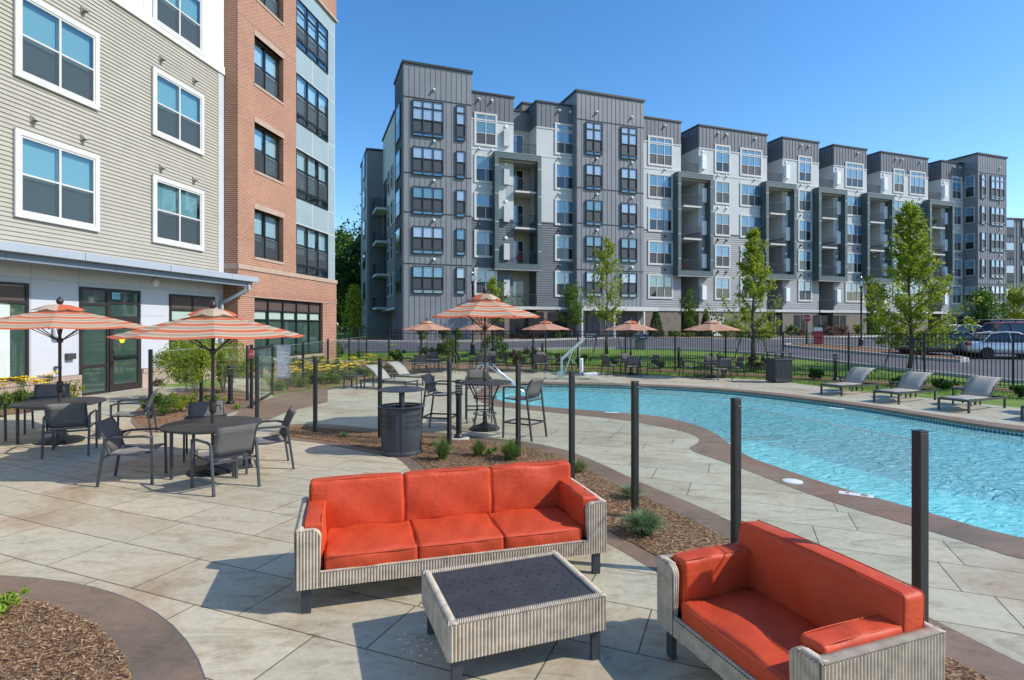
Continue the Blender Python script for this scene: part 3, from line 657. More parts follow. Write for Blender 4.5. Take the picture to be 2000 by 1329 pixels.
# upper windows
def lwin(px0, px1, zt, zb, mu='glass_blind_teal', ml='insect_screen'):
    a_, b_ = fl.t(px0), fl.t(px1); tr = .14
    window(LB, a_ + tr, b_ - tr, zb + tr, zt - tr, .03, 2, 'trim_white', mu, ml, trim=tr, fw=.05, d=.06, deep=('blind_teal', (.99,)))
for base in (0, 1, 2):
    lwin(24, 190, 6.98 + base * 3.445, 4.81 + base * 3.445)
    lwin(294.5, 395, 6.98 + base * 3.445, 4.81 + base * 3.445 + (.12 if base == 2 else 0))
for x_, y_ in ((160, 20), (63, 233), (160, 270), (313, 115), (378, 157), (313, 327), (377.5, 351)):
    vent(LB, fl.t(x_), fl.z(x_, y_), .02, 'siding_beige', 1.1)
# ground floor windows
def gwin(x0, x1, z0, z1, vs, hs, name='window', msill=.0, o=.0, m1='glass_green'):
    mb = MB(); a = .07; y0, y1 = -o - .05, -o + .05
    mb.box(x0, x0 + a, y0, y1, z0, z1); mb.box(x1 - a, x1, y0, y1, z0, z1); mb.box(x0 + a, x1 - a, y0, y1, z1 - a, z1); mb.box(x0 + a, x1 - a, y0, y1, z0, z0 + a)
    for v_ in vs: mb.box(v_ - a / 2, v_ + a / 2, y0 + .003, y1, z0 + a, z1 - a)
    for h_ in hs: mb.box(x0 + a, x1 - a, y0 + .006, y1, h_ - a / 2, h_ + a / 2)
    f = mb.build(name, 'metal_bronze', LB)
    MB().box(x0 + a, x1 - a, -o - .012, -o - .004, z0 + a, z1 - a).build('glass', m1, f)
    return f
x54 = fl.t(54)
w1 = gwin(x54 - 2.9, x54, .83, 3.2, (x54 - 1.45,), (2.72, 2.3))
MB().box(x54 - 2.8, x54 - .1, -.018, -.0125, 2.76, 3.12).build('header_panel', 'brown_fascia', w1)
cu = MB()
import math as _m
N_ = 60
for k in range(N_):
    xa, xb = x54 - 2.75 + 2.3 * k / N_, x54 - 2.75 + 2.3 * (k + 1) / N_
    ya, yb = -.024 + .008 * _m.sin(k * 1.1), -.024 + .008 * _m.sin((k + 1) * 1.1)
    cu.face([(xa, ya, .9), (xb, yb, .9), (xb, yb, 2.65), (xa, ya, 2.65)])
cu.build('curtain', 'curtain', w1)
# entrance: fixed light and door leaf
xd0, xd1 = fl.t(154), fl.t(272); xm = fl.t(208)
ed = gwin(xd0, xm + .03, .2, 3.22, (), (2.75, 1.0), name='side_light')
et = gwin(xm + .03, xd1, 2.35, 3.22, (), (2.82,), name='transom')
MB().box(xm + .04, xd1 - .01, -.052, -.0, 2.2, 2.35).build('door_header', 'metal_bronze', LB)
dr = MB(); a = .13
dr.box(xm + .04, xm + .04 + a, -.07, -.01, .2, 2.2); dr.box(xd1 - a, xd1, -.07, -.01, .2, 2.2); dr.box(xm + .04 + a, xd1 - a, -.07, -.01, .2, .42); dr.box(xm + .04 + a, xd1 - a, -.07, -.01, 2.08, 2.2)
dr = dr.build('door', 'metal_bronze', LB)
MB().box(xm + .04 + a, xd1 - a, -.035, -.03, .42, 2.08).build('glass', 'glass_green', dr)
MB().bar((xm + .18, -.09, 1.22), (xd1 - .13, -.09, 1.22), .05, .07).build('push_bar', 'metal_black', dr)
hd = MB(); hd.tube([(xm + .1, -.07, 1.05), (xm + .1, -.14, 1.05), (xm + .1, -.14, 1.4), (xm + .1, -.07, 1.4)], .013); hd.box(xm + .07, xm + .13, -.085, -.07, .95, 1.1); hd.build('handle', 'metal_black', dr)
MB().lathe([(.1, -.002), (.1, .002)], 20).build('round_sticker', 'sign_yellow', dr).matrix_local = Matrix.Translation((xm + .5, -.038, 1.72)) @ Matrix.Rotation(R(90), 4, 'X')
MB().box(xm + .36, xm + .46, -.04, -.036, 1.48, 1.62).build('door_notice', 'brown_fascia', dr)
MB().box(xm + .0, xd1 + .02, -.14, -.0, .18, .205).build('threshold', 'kerb', LB)
def text(body, size, m, loc, parent, rot=(R(90), 0, 0), ext=.003, name='lettering', sx=1.0, align='CENTER'):
    c = bpy.data.curves.new(name, 'FONT'); c.body = body; c.size = size; c.extrude = ext; c.align_x = align; c.align_y = 'CENTER'; c.resolution_u = 3
    o = bpy.data.objects.new(name, c); C.objects.link(o); 
    dg = bpy.context.evaluated_depsgraph_get(); me = bpy.data.meshes.new_from_object(o.evaluated_get(dg)); bpy.data.objects.remove(o); bpy.data.curves.remove(c)
    o = bpy.data.objects.new(name, me); C.objects.link(o); me.materials.clear(); me.materials.append(M[m]); o.parent = parent; o.location = loc; o.rotation_euler = rot; o.scale = (sx, 1, 1)
    return o
ex = MB().box(xm + .13, xm + .42, -.056, -.052, 2.92, 3.12).build('exit_sign', 'sign_teal', et)
text('EXIT', .17, 'sign_grey', (xm + .27, -.06, 3.02), ex, sx=-.85)
w2a, w2b = fl.t(330), fl.t(418)
w2 = gwin(w2a, w2b, .85, 3.2, (fl.t(375),), (2.68, 2.3))
MB().box(w2a + .09, w2b - .09, -.018, -.0125, 2.74, 3.12).build('header_panel', 'brown_fascia', w2)
MB().box(w2a + .09, w2b - .09, -.018, -.0125, 2.0, 2.62).build('roller_blind', 'curtain_green', w2)
# small fittings
wl = MB().lathe([(.0, 0), (.13, 0), (.15, .02), (.15, .05), (.1, .09), (0, .1)], 20, cap=False); wl = wl.build('wall_light', 'white_plastic', LB, smooth=True); wl.matrix_local = Matrix.Translation((fl.t(303), 0, fl.z(303, 552))) @ Matrix.Rotation(R(90), 4, 'X')
MB().lathe([(.09, -.12), (.1, -.05), (.1, .14), (.07, .18)], 16, (fl.t(106), -.12)).build('wall_lamp', 'white_plastic', LB, smooth=True, angle=40).location = (0, 0, fl.z(106, 649))
MB().box(-.12, .12, -.12, 0, -.07, .09).build('outlet_box', 'metal_charcoal', LB, bevel=.01).location = (fl.t(134), 0, fl.z(134, 697))
sp = MB(); sp.tube([(0, 0, 0), (0, -.1, 0), (.05, -.16, -.03)], .03); sp.lathe([(.05, -.03), (.05, .03)], 10, (0, -.06)); sp.build('tap', 'metal_charcoal', LB).location = (fl.t(107), 0, fl.z(107, 718))

# brick wing: stands .6 m proud; upper part with stacked windows and a bay of blue-grey panels
tb0 = fl.t(578.5, OB)     # bay start
# lower storey
wl0, wl1 = fl.t(497, OB), fl.t(630.5, OB)
mb = MB()
mb.box(TC, wl0, -OB, 10, -.2, 4.31); mb.box(wl1, TE, -OB, 10, -.2, 4.31); mb.box(wl0, wl1, -OB, 10, 3.26, 4.31); mb.box(wl0, wl1, -OB, 10, -.2, .72)
mb.box(wl0, wl1, .1, 10, .72, 3.26)
# upper brick with window holes (three stacked)
wx0, wx1 = fl.t(497, OB), fl.t(553.5, OB)
rows = [(4.88 + 3.45 * k, 6.80 + 3.45 * k) for k in range(5)]
mb.box(TC, wx0, -OB, 10, 4.5, 22); mb.box(wx1, tb0, -OB, 10, 4.5, 22)
zz = 4.5
for a_, b_ in rows: mb.box(wx0, wx1, -OB, 10, zz, a_); zz = b_
mb.box(wx0, wx1, -OB, 10, zz, 22); mb.box(wx0, wx1, -.1, 9.9, 4.5, 21.9)
mb.box(tb0, TE, -OB, 10, 18.05, 22)
mb.build('brick_wall', 'brick_red', LB)
mb = MB(); mb.box(TC - .03, TE + .04, -OB - .05, .1, 4.31, 4.5); mb.build('stone_band', 'stone_trim', LB, bevel=.01)
mb = MB(); mb.box(tb0 - .0, TE + .05, -OB - .08, 5, 17.93, 18.05); mb.build('stone_band', 'stone_trim', LB)
mb = MB(); mb.box(TC - .015, TE + .015, -OB - .02, .1, 3.26, 3.52); mb.build('soldier_course', 'brick_soldier', LB)
box('joint', 'joint_dark', TC, tb0, -OB - .002, -OB, 14.03, 14.055, LB)
box('stone_sill', 'stone_trim', wl0 - .05, wl1 + .05, -OB - .09, -OB + .25, .66, .78, LB)
for a_, b_ in rows:
    box('lintel', 'stone_trim', wx0 - .02, wx1 + .04, -OB - .02, -OB + .15, b_, b_ + .21, LB); box('window_sill', 'stone_trim', wx0 - .02, wx1 + .04, -OB - .03, -OB + .2, a_ - .1, a_, LB)
    window(LB, wx0, wx1, a_, b_, OB - .25, 2, 'metal_black', '', '', fw=.06, deep=('blind_white', (.62, .7) if a_ < 8 else (.5, .86)))
# restaurant-size base window
def mullwin():
    mb = MB(); a = .07; y0, y1 = -OB + .1, -OB + .2
    xs = [wl0 + (wl1 - wl0) * k / 5 for k in range(6)]
    for i, x in enumerate(xs): mb.box(x - (a / 2 if 0 < i < 5 else 0) - (a if i == 5 else 0), x + (a / 2 if 0 < i < 5 else 0) + (a if i == 0 else 0), y0, y1, .78, 3.26)
    for z in (.78, 2.35, 2.72, 3.19): mb.box(wl0, wl1, y0 + .004, y1, z, z + .06)
    f = mb.build('window', 'metal_black', LB)
    MB().box(wl0, wl1, y1 - .03, y1 - .02, .8, 3.2).build('glass', 'glass_green', f)
    MB().box(wl0, wl1, y1 - .04, y1 - .032, 2.76, 3.2).build('header_panel', 'brown_fascia', f)
    mb = MB()
    for i in range(5): mb.box(xs[i] + .05, xs[i + 1] - .15, y1 - .04, y1 - .032, 2.41, 2.71)
    mb.build('roller_blind', 'curtain_green', f)
mullwin()
# panel bay
tw1 = fl.t(641.5, OB)
mb = MB(); mb.box(tw1, TE - .12, -OB + .05, 5, 4.5, 17.93); mb.box(tb0, tw1, -OB + .3, 5, 4.5, 17.93)
zz = 4.5
for k in range(4): mb.box(tb0, tw1, -OB + .05, -OB + .3, zz, 4.52 + 3.44 * k); zz = 6.76 + 3.44 * k
mb.box(tb0, tw1, -OB + .05, -OB + .3, zz, 17.93); mb.build('bay_panel', 'panel_bluegrey', LB)
mb = MB()
for k in range(4):
    z0, z1 = 4.52 + 3.44 * k, 6.76 + 3.44 * k
    window(LB, tb0 + .02, tw1, z0, z1, OB - .08, 3, 'metal_black', '', '', split=.5, low=.38, trans=(.5 if k == 3 else 0), fw=.06, d=.07, deep=('blind_white', ((.6, .66, .6), (.84, .84, .5), (.8, .84, .84), (.7, .84, .8))[k]))
    mb.box(tb0, TE - .12, -OB + .04, -OB + .05, z1 + .02, z1 + .05)
    if k < 3: mb.box((tb0 + tw1) / 2 - .015, (tb0 + tw1) / 2 + .015, -OB + .04, -OB + .05, z1 + .05, z1 + 1.2); mb.box(tw1, TE - .12, -OB + .04, -OB + .05, z1 + 1.17, z1 + 1.2); mb.box(tw1 + .02, tw1 + .05, -OB + .04, -OB + .05, z1 + .05, z1 + 1.2)
mb.box(TE - .15, TE - .115, -OB + .03, -OB + .06, 4.5, 17.93)
mb.build('panel_joint', 'panel_white', LB)

# ---------------------------------------------------------------- far building
angF = math.atan2(.342, .94)
FB = thing('apartment_building', 'long grey and white apartment building with balcony frames, across the road', 'building', (-8.44, 43.6, 0), angF)
ff = Facade(-8.44, 43.6, angF, FB)
ZT = 21.2
def seg(t0, t1, o, parapet=True, lap='far_lap_light', base='brick_brown', back=13):
    mb = MB(); mb.box(t0, t1, -o, back, .6, 3.5); mb.build('brick_base', base, FB)
    mb = MB(); mb.box(t0, t1, -o + .02, back, 3.72, 10.9); mb.build('wall_core', lap, FB)
    laps(FB, t0, t1, 3.72, 10.9, o - .02, .2, .035, lap)
    MB().box(t0 - .02, t1 + .02, -o - .1, back, 3.5, 3.72).build('ledge', 'far_white', FB)
    MB().box(t0 - .02, t1 + .02, -o - .04, back - .1, 10.9, 11.02).build('ledge', 'far_lap_dark', FB)
    MB().box(t0, t1, -o, back, 11.02, 19.0).build('panel_wall', 'far_white', FB)
    MB().box(t0 + .0, t1 - .0, -o - .03, -o, 16.55, 16.67).build('trim_band', 'far_white', FB)
    MB().box(t0 - .01, t1 + .01, -o - .05, back - .1, 19.0, 19.12).build('trim_band', 'far_white', FB)
    MB().box(t0, t1, -o + .2, back, 19.12, ZT).build('parapet_core', 'far_parapet', FB)
    ribs(FB, t0, t1, 19.12, ZT, o, .42, 'far_parapet', name='metal_parapet')
    MB().box(t0 - .08, t1 + .08, -o - .1, back + .05, ZT, ZT + .14).build('roof_coping', 'far_coping', FB)
    # side return toward the recess on the left
    mb = MB(); y = -o + .25
    while y < 3.2: mb.box(t0 - .05, t0, y, y + .035, 19.14, ZT - .02); y += .42
    mb.build('side_ribs', 'far_parapet', FB)
def tower(t0, t1, o, zt, joints, back=13, side=True):
    MB().box(t0, t1, -o + .2, back, .6, zt).build('tower_core', 'far_grey', FB)
    zs = [.6] + joints + [zt]
    ribs(FB, t0, t1, .6, zt, o, .42, 'far_grey', name='metal_cladding')
    mb = MB()
    for z in joints: MB().box(t0 - .02, t1 + .02, -o - .045, -o, z, z + .05).build('joint_flashing', 'far_coping', FB)
    MB().box(t0 - .1, t1 + .1, -o - .12, back + .1, zt, zt + .18).build('roof_coping', 'far_coping', FB)
LV = [(4.75, 6.8), (7.85, 9.9), (10.92, 13.0), (14.0, 16.1), (17.02, 19.75)]
def fwin(x0, x1, cols, dark, o=-.5, fm='far_frame_dark', t=None, levels=(0, 1, 2, 3, 4), vents=True, twr=False):
    a_, b_ = (ff.t(x0, o), ff.t(x1, o)) if t is None else t
    for k in levels:
        z0, z1 = LV[k]
        if dark: window(FB, a_, b_, z0 - .1, z1, o + .05, cols, fm, random.choice(('glass_blind_light', 'glass_blind_light', 'glass_sky', 'glass_blind')), 'insect_screen', split=.52, low=.32, trans=.62 if k == 4 else 0, fw=.06, d=.1)
        else: window(FB, a_, b_, z0, z1 - (.25 if k == 4 else .05), o, cols, 'trim_white', random.choice(('glass_sky', 'glass_sky', 'glass_blind')), random.choice(('insect_screen', 'insect_screen', 'glass_dark')), split=.5, trans=.6 if k == 4 else 0, trim=.13, fw=.05, d=.08)
        if vents:
            zv = z1 + (.55 if k < 4 else .95)
            for q in ((a_ + .3, b_ - .3) if b_ - a_ < 2 and not dark else ((a_ * .3 + b_ * .7),)):
                vent(FB, q, zv, o + (.05 if dark or k == 4 else .0), 'white_plastic' if (k >= 2 or dark) else 'far_lap_dark', 1.5)
T1 = (0, ff.t(921)); T2 = (14.77, ff.t(1257, .3)); T3 = (66.0, ff.t(1966, 1.0))
JT = [6.95, 10.95, 14.0, 19.9]
tower(T1[0], T1[1], 0, 22.5, JT, back=4.3)
tower(T2[0], T2[1], .3, 22.25, JT, back=5)
tower(T3[0], T3[1], 1.0, 22.0, JT, back=6)
segs = [(T1[1], 9.3, 'far_lap_dark'), (11.38, T2[0], 'far_lap_dark'), (T2[1], 26.07, 'far_lap_light'), (28.1, 36.4, 'far_lap_light'), (38.4, 43.3, 'far_lap_light'), (45.35, 50.2, 'far_lap_light'), (52.3, 59.9, 'far_lap_light'), (62.1, 66.0, 'far_lap_light')]
for a_, b_, lp in segs: seg(a_, b_, -.5, lap=lp)
fwin(805.5, 865.5, 3, True, 0, twr=True); fwin(890.5, 908.5, 1, True, 0, vents=False)
fwin(1143.5, 1175, 2, True, .3); fwin(1212, 1243, 2, True, .3)
fwin(1915, 1923.7, 1, True, 1.0, fm='far_grey', vents=False); fwin(1934, 1960, 3, True, 1.0, fm='far_grey')
fwin(929, 967.5, 2, False); fwin(1086, 1119, 2, False); fwin(1267.5, 1311.5, 3, False)
fwin(1397.5, 1423.5, 2, False); fwin(1447, 1485.5, 3, False); fwin(1560, 1583, 2, False)
fwin(1652, 1684, 3, False); fwin(1745.5, 1764, 2, False); fwin(1777, 1805, 3, False); fwin(1859, 1876.5, 2, False)
# recesses with balconies and projecting frames
def railing(root, x0, x1, y, z, m='far_frame_dark', name='railing'):
    mb = MB(); mb.box(x0, x1, y - .02, y + .02, z + 1.02, z + 1.07); mb.box(x0, x1, y - .015, y + .015, z + .08, z + .12)
    n_ = int((x1 - x0) / .11)
    for k in range(n_ + 1):
        x = x0 + (x1 - x0) * k / n_; mb.box(x - .008, x + .008, y - .008, y + .008, z + .12, z + 1.02)
    return mb.build(name, m, root)
def recess(t0, t1, depth, mirror=False, opening=None):
    ob = -.5; yb = depth
    bk = MB(); bk.box(t0, t1, yb, yb + 6, .6, 20.8); bk.build('recess_wall', 'far_cream', FB)
    ribs(FB, t0, t1, 19.12, 20.8, -yb + .02, .42, 'far_parapet', name='metal_parapet')
    MB().box(t0, t1, yb - .1, yb + 6, 20.8, 20.92).build('roof_coping', 'far_coping', FB)
    p0, p1 = (t0 - 1.9, t1 + .12) if mirror else (t0 - .88, t1 + 1.05)
    fz0, fz1, bw = 6.75, 16.35, .33
    fo = .3
    fr = MB(); fr.box(p0, p0 + bw, -fo, .5, fz0, fz1); fr.box(p1 - bw, p1, -fo, .5, fz0, fz1); fr.box(p0 + bw, p1 - bw, -fo, .5, fz1 - .5, fz1); fr.box(p0 + bw, p1 - bw, -fo, .5, fz0, fz0 + .5)
    f = fr.build('balcony_frame', 'far_portal', FB)
    for z in (8.3, 10.6, 12.9, 15.2):
        MB().box(p0 - .004, p0 + bw, -fo - .01, -fo, z, z + .05).build('frame_joint', 'far_white', f); MB().box(p1 - bw, p1, -fo - .01, -fo, z, z + .05).build('frame_joint', 'far_white', f)
    for z_ in (fz0 - .03, fz1): MB().box(p0 - .03, p1 + .03, -fo - .03, .4, z_, z_ + .03).build('edge_trim', 'far_white', f)
    MB().box(p0 + bw, p1 - bw, -fo + .3, yb, fz1 - .62, fz1 - .5).build('frame_ceiling', 'far_cream', f)
    for k, z in enumerate((3.72, 7.25, 10.35, 13.4, 16.45)):
        yf = .5 if k in (0, 4) else -fo + .35
        if k: 
            sl_ = MB().box(t0 + .001, t1 - .001, yf if k < 4 else .45, yb, z - .15, z).build('balcony_floor', 'trim_white', FB)
        else: MB().box(t0, t1, .3, yb, 3.5, 3.74).build('balcony_floor', 'trim_white', FB)
        railing(FB, t0 + .02, t1 - .02, (yf + .06) if k else .4, z)
        d0, d1 = t0 + .15, t0 + (t1 - t0) * .72
        db = MB(); db.box(d0, d1, yb - .05, yb, z + .02, z + 2.3); db = db.build('balcony_door', 'trim_white', FB)
        MB().box(d0 + .08, (d0 + d1) / 2 - .03, yb - .06, yb - .05, z + .1, z + 2.22).build('glass', 'glass_sky', db); MB().box((d0 + d1) / 2 + .03, d1 - .08, yb - .06, yb - .05, z + .1, z + 2.22).build('glass', 'glass_dark', db)
    # equipment cabinets beside the balconies
    xc = (t0 - .95) if mirror else (t1 + .18)
    for z in (4.6, 7.6, 10.75, 13.85, 17.05):
        MB().box(xc, xc + .5, .18, .5, z, z + 1.35).build('equipment_cabinet', 'far_white' if mirror else 'white_plastic', FB)
    for z in (9.45, 12.5, 15.6, 18.75): MB().lathe([(.14, 0), (.16, .05), (.08, .12)], 10).build('wall_lamp', 'white_plastic', FB).matrix_local = Matrix.Translation((xc + .25, .5, z)) @ Matrix.Rotation(R(90), 4, 'X')
recess(9.3, 11.38, 2.1, True)
for a_, b_ in ((26.07, 28.1), (36.4, 38.4), (43.3, 45.35), (50.2, 52.3), (59.9, 62.1)): recess(a_, b_, 3.1)
# rooftop stair house
MB().box(12.2, 16.5, 6, 11, 21, 23.2).build('roof_house', 'brick_brown', FB); MB().box(12.1, 16.6, 5.9, 11.1, 23.2, 23.35).build('roof_coping', 'far_coping', FB)
# garage openings and lobby
for a_, b_ in ((960, 985), (996, 1024), (1032, 1062), (1070, 1108)):
    ta, tb_ = ff.t(a_, -.5), ff.t(b_, -.5)
    MB().box(ta, tb_, .47, .5, 1.0, 3.3).build('garage_opening', 'recess_dark', FB)
for a_, b_ in ((1504, 1523), (1551, 1573), (1588, 1616), (1626, 1652), (1860, 1882)):
    ta, tb_ = ff.t(a_, -.5), ff.t(b_, -.5)
    gg = MB().box(ta, tb_, .47, .5, 1.0, 3.2).build('garage_opening', 'recess_dark', FB)
    MB().box((ta + tb_) / 2 - .03, (ta + tb_) / 2 + .03, .45, .47, 1.0, 3.2).build('mullion', 'far_grey', gg)
ta, tb_ = ff.t(1386, -.5), ff.t(1413, -.5)
MB().box(ta, tb_, .44, .5, 1.0, 3.0).build('garage_door', 'trim_white', FB)
for a_, b_ in ((1144, 1170), (1204, 1243)):
    ta, tb_ = ff.t(a_, .3), ff.t(b_, .3)
    gg = MB().box(ta, tb_, -.42, -.3, 1.05, 3.2).build('lobby_window', 'far_frame_dark', FB)
    n_ = 2 if a_ < 1200 else 3
    for k in range(n_): MB().box(ta + (tb_ - ta) * k / n_ + .05, ta + (tb_ - ta) * (k + 1) / n_ - .05, -.435, -.42, 1.1, 3.1).build('glass', 'insect_screen', gg)
MB().box(T2[0] - .4, T2[1] + .4, -2.0, -.3, 3.4, 3.75).build('entrance_canopy', 'trim_white', FB)
for x in (1137, 1200, 1258): 
    t_ = ff.t(x, 1.9); MB().box(t_ - .07, t_ + .07, -1.95, -1.81, .9, 3.4).build('canopy_post', 'trim_white', FB)
for x in (1183, 1247): MB().box(ff.t(x, .36) - .08, ff.t(x, .36) + .08, -.5, -.36, 2.0, 2.6).build('wall_lamp', 'white_plastic', FB)
# end elevation on the left: wall running back from the corner tower
mb = MB(); y = .2
while y < 4.2: mb.box(-.05, 0, y, y + .035, .7, 22.4); y += .42
mb.build('side_ribs', 'far_grey', FB)
MB().box(.02, 5.4, 4.3, 12.4, 3.7, 20.2).build('end_wall', 'far_white', FB)
MB().box(.0, 5.4, 4.3, 12.4, 3.65, 10.9).build('end_wall', 'far_lap_dark', FB); MB().box(-.1, 5.4, 4.28, 12.5, 20.2, 20.36).build('roof_coping', 'far_coping', FB)
MB().box(.8, 5.4, 4.3, 12.4, .6, 3.65).build('brick_base', 'brick_brown', FB)
MB().box(-.06, 5.4, 4.3, 12.4, 3.5, 3.7).build('ledge', 'far_white', FB)
MB().box(-1.5, 5.4, 12.4, 19, .6, 19.2).build('end_wall', 'far_grey', FB); MB().box(-1.6, 5.4, 12.3, 19, 19.2, 19.4).build('roof_coping', 'far_coping', FB)
MB().box(-1.3, -.15, 12.32, 12.4, 3.6, 14.6).build('dark_panel', 'far_lap_dark', FB)
def side_win(y0, y1, z0, z1, x=0.0, m='far_frame_dark', mu='glass_sky'):
    mb = MB(); mb.box(x - .08, x, y0, y1, z0, z1); f = mb.build('window', m, FB)
    MB().box(x - .09, x - .08, y0 + .08, y1 - .08, (z0 + z1) / 2 + .04, z1 - .08).build('glass', mu, f); MB().box(x - .09, x - .08, y0 + .08, y1 - .08, z0 + .08, (z0 + z1) / 2 - .04).build('lower_sash', 'glass_dark', f)
for k, (z0, z1) in enumerate(LV):
    side_win(.9, 2.9, z0, z1, -.04)
    if k < 4:
        side_win(5.2, 6.1, z0, z1, .0, 'trim_white', 'glass_sky' if k > 1 else 'glass_dark'); side_win(7.2, 8.4, z0, z1, .0, 'trim_white'); 
        bl = MB().box(-1.0, .0, 9.3, 12.2, z0 - 1.1, z0 - .9).build('balcony_floor', 'trim_white', FB)
        mb = MB(); mb.box(-1.0, -.97, 9.3, 12.2, z0 + .1, z0 + .15)
        for q in range(24): mb.box(-.99, -.975, 9.32 + q * .124, 9.335 + q * .124, z0 - .9, z0 + .12)
        mb.build('railing', 'far_frame_dark', bl); MB().box(-.02, 0, 9.5, 11.8, z0 - .9, z1 - .2).build('balcony_door', 'glass_dark', FB)
    side_win(14, 16, z0, z1 - .3, -1.5)
# window in the side face of the last tower
for k, (z0, z1) in enumerate(LV): side_win(-.72, .3, z0 + .1, z1 - .1, 66.0, 'trim_white')

# second far building at the right edge
F2 = thing('apartment_building', 'blue-grey apartment block partly seen at the right edge behind the long building', 'building', (58.5, 71.5, 0), R(10))
for x0, x1, y0, zt in ((0, 2.6, 0, 17.2), (2.6, 16, -1.0, 15.6)):
    MB().box(x0, x1, y0 + .2, 14, .5, zt).build('wall', 'far_grey', F2)
    mb = MB(); x = x0 + .1
    while x < x1: mb.box(x, x + .05, y0 + .15, y0 + .2, .5, zt); x += .5
    mb.build('wall_ribs', 'far_grey', F2)
    MB().box(x0 - .1, x1 + .1, y0 + .05, 14, zt, zt + .2).build('roof_coping', 'far_coping', F2)
for k in range(5):
    for x0, x1, y in ((.5, 1.5, .15), (3.1, 5.2, -.85), (6.4, 8.6, -.85)):
        fr = MB().box(x0, x1, y - .05, y + .04, 1.9 + 2.9 * k, 4.0 + 2.9 * k).build('window', 'far_frame_dark', F2)
        MB().box(x0 + .08, x1 - .08, y - .06, y - .05, 3.0 + 2.9 * k, 3.92 + 2.9 * k).build('glass', 'glass_blind_light', fr)
        MB().box(x0 + .08, x1 - .08, y - .06, y - .05, 1.98 + 2.9 * k, 2.92 + 2.9 * k).build('lower_sash', 'insect_screen', fr)
# ================================================================ FURNITURE
def wicker_strip(mb, path, z0, z1, amp=.014, pitch=.0225, closed=False, top=None, vq=.007):
    """vertical rope ridges along a horizontal path; outward is to the right of travel"""
    pts = [Vector((p[0], p[1], 0)) for p in path]; u = 0; cols = []
    step = pitch / 6
    for i in range(len(pts) - (0 if closed else 1)):
        a, b = pts[i], pts[(i + 1) % len(pts)]; L_ = (b - a).length; n_ = max(1, int(L_ / step)); d = (b - a) / L_; nrm = Vector((d.y, -d.x, 0))
        for k in range(n_ + 1): cols.append((a + d * (L_ * k / n_), nrm, u + L_ * k / n_))
        u += L_
    zmax = z1; nv = int((zmax - z0) / vq)
    grid = []
    for p, nrm, uu in cols:
        zt = top(uu) if top else z1; col = []
        ph = 0
        for j in range(nv + 1):
            z = z0 + (zt - z0) * j / nv
            s = abs(math.sin(math.pi * uu / pitch)) ** .6; m_ = .88 + .12 * math.cos(z / vq * math.pi + ph)
            col.append(mb.bm.verts.new((p.x + nrm.x * amp * s * m_, p.y + nrm.y * amp * s * m_, z)))
        grid.append(col)
    for c0, c1 in zip(grid, grid[1:]):
        for j in range(nv): mb.bm.faces.new((c0[j], c1[j], c1[j + 1], c0[j + 1]))
def braid(mb, a, b, w, r=.0065, pitch=.0135):
    """braided rim: short slanted strands laid across the edge from a to b"""
    a, b = Vector(a), Vector(b); L_ = (b - a).length; d = (b - a) / L_; s = Vector((0, 0, 1)).cross(d).normalized() if abs(d.z) < .9 else Vector((0, 1, 0)); n_ = int(L_ / pitch)
    up = Vector((0, 0, 1)) if abs(d.z) < .9 else Vector((0, 0, 0))
    for k in range(n_ + 1):
        c = a + d * (L_ * k / max(1, n_))
        mb.tube([c - s * w / 2 - d * .008, c + up * .006, c + s * w / 2 + d * .008], r, 5, cap=True)
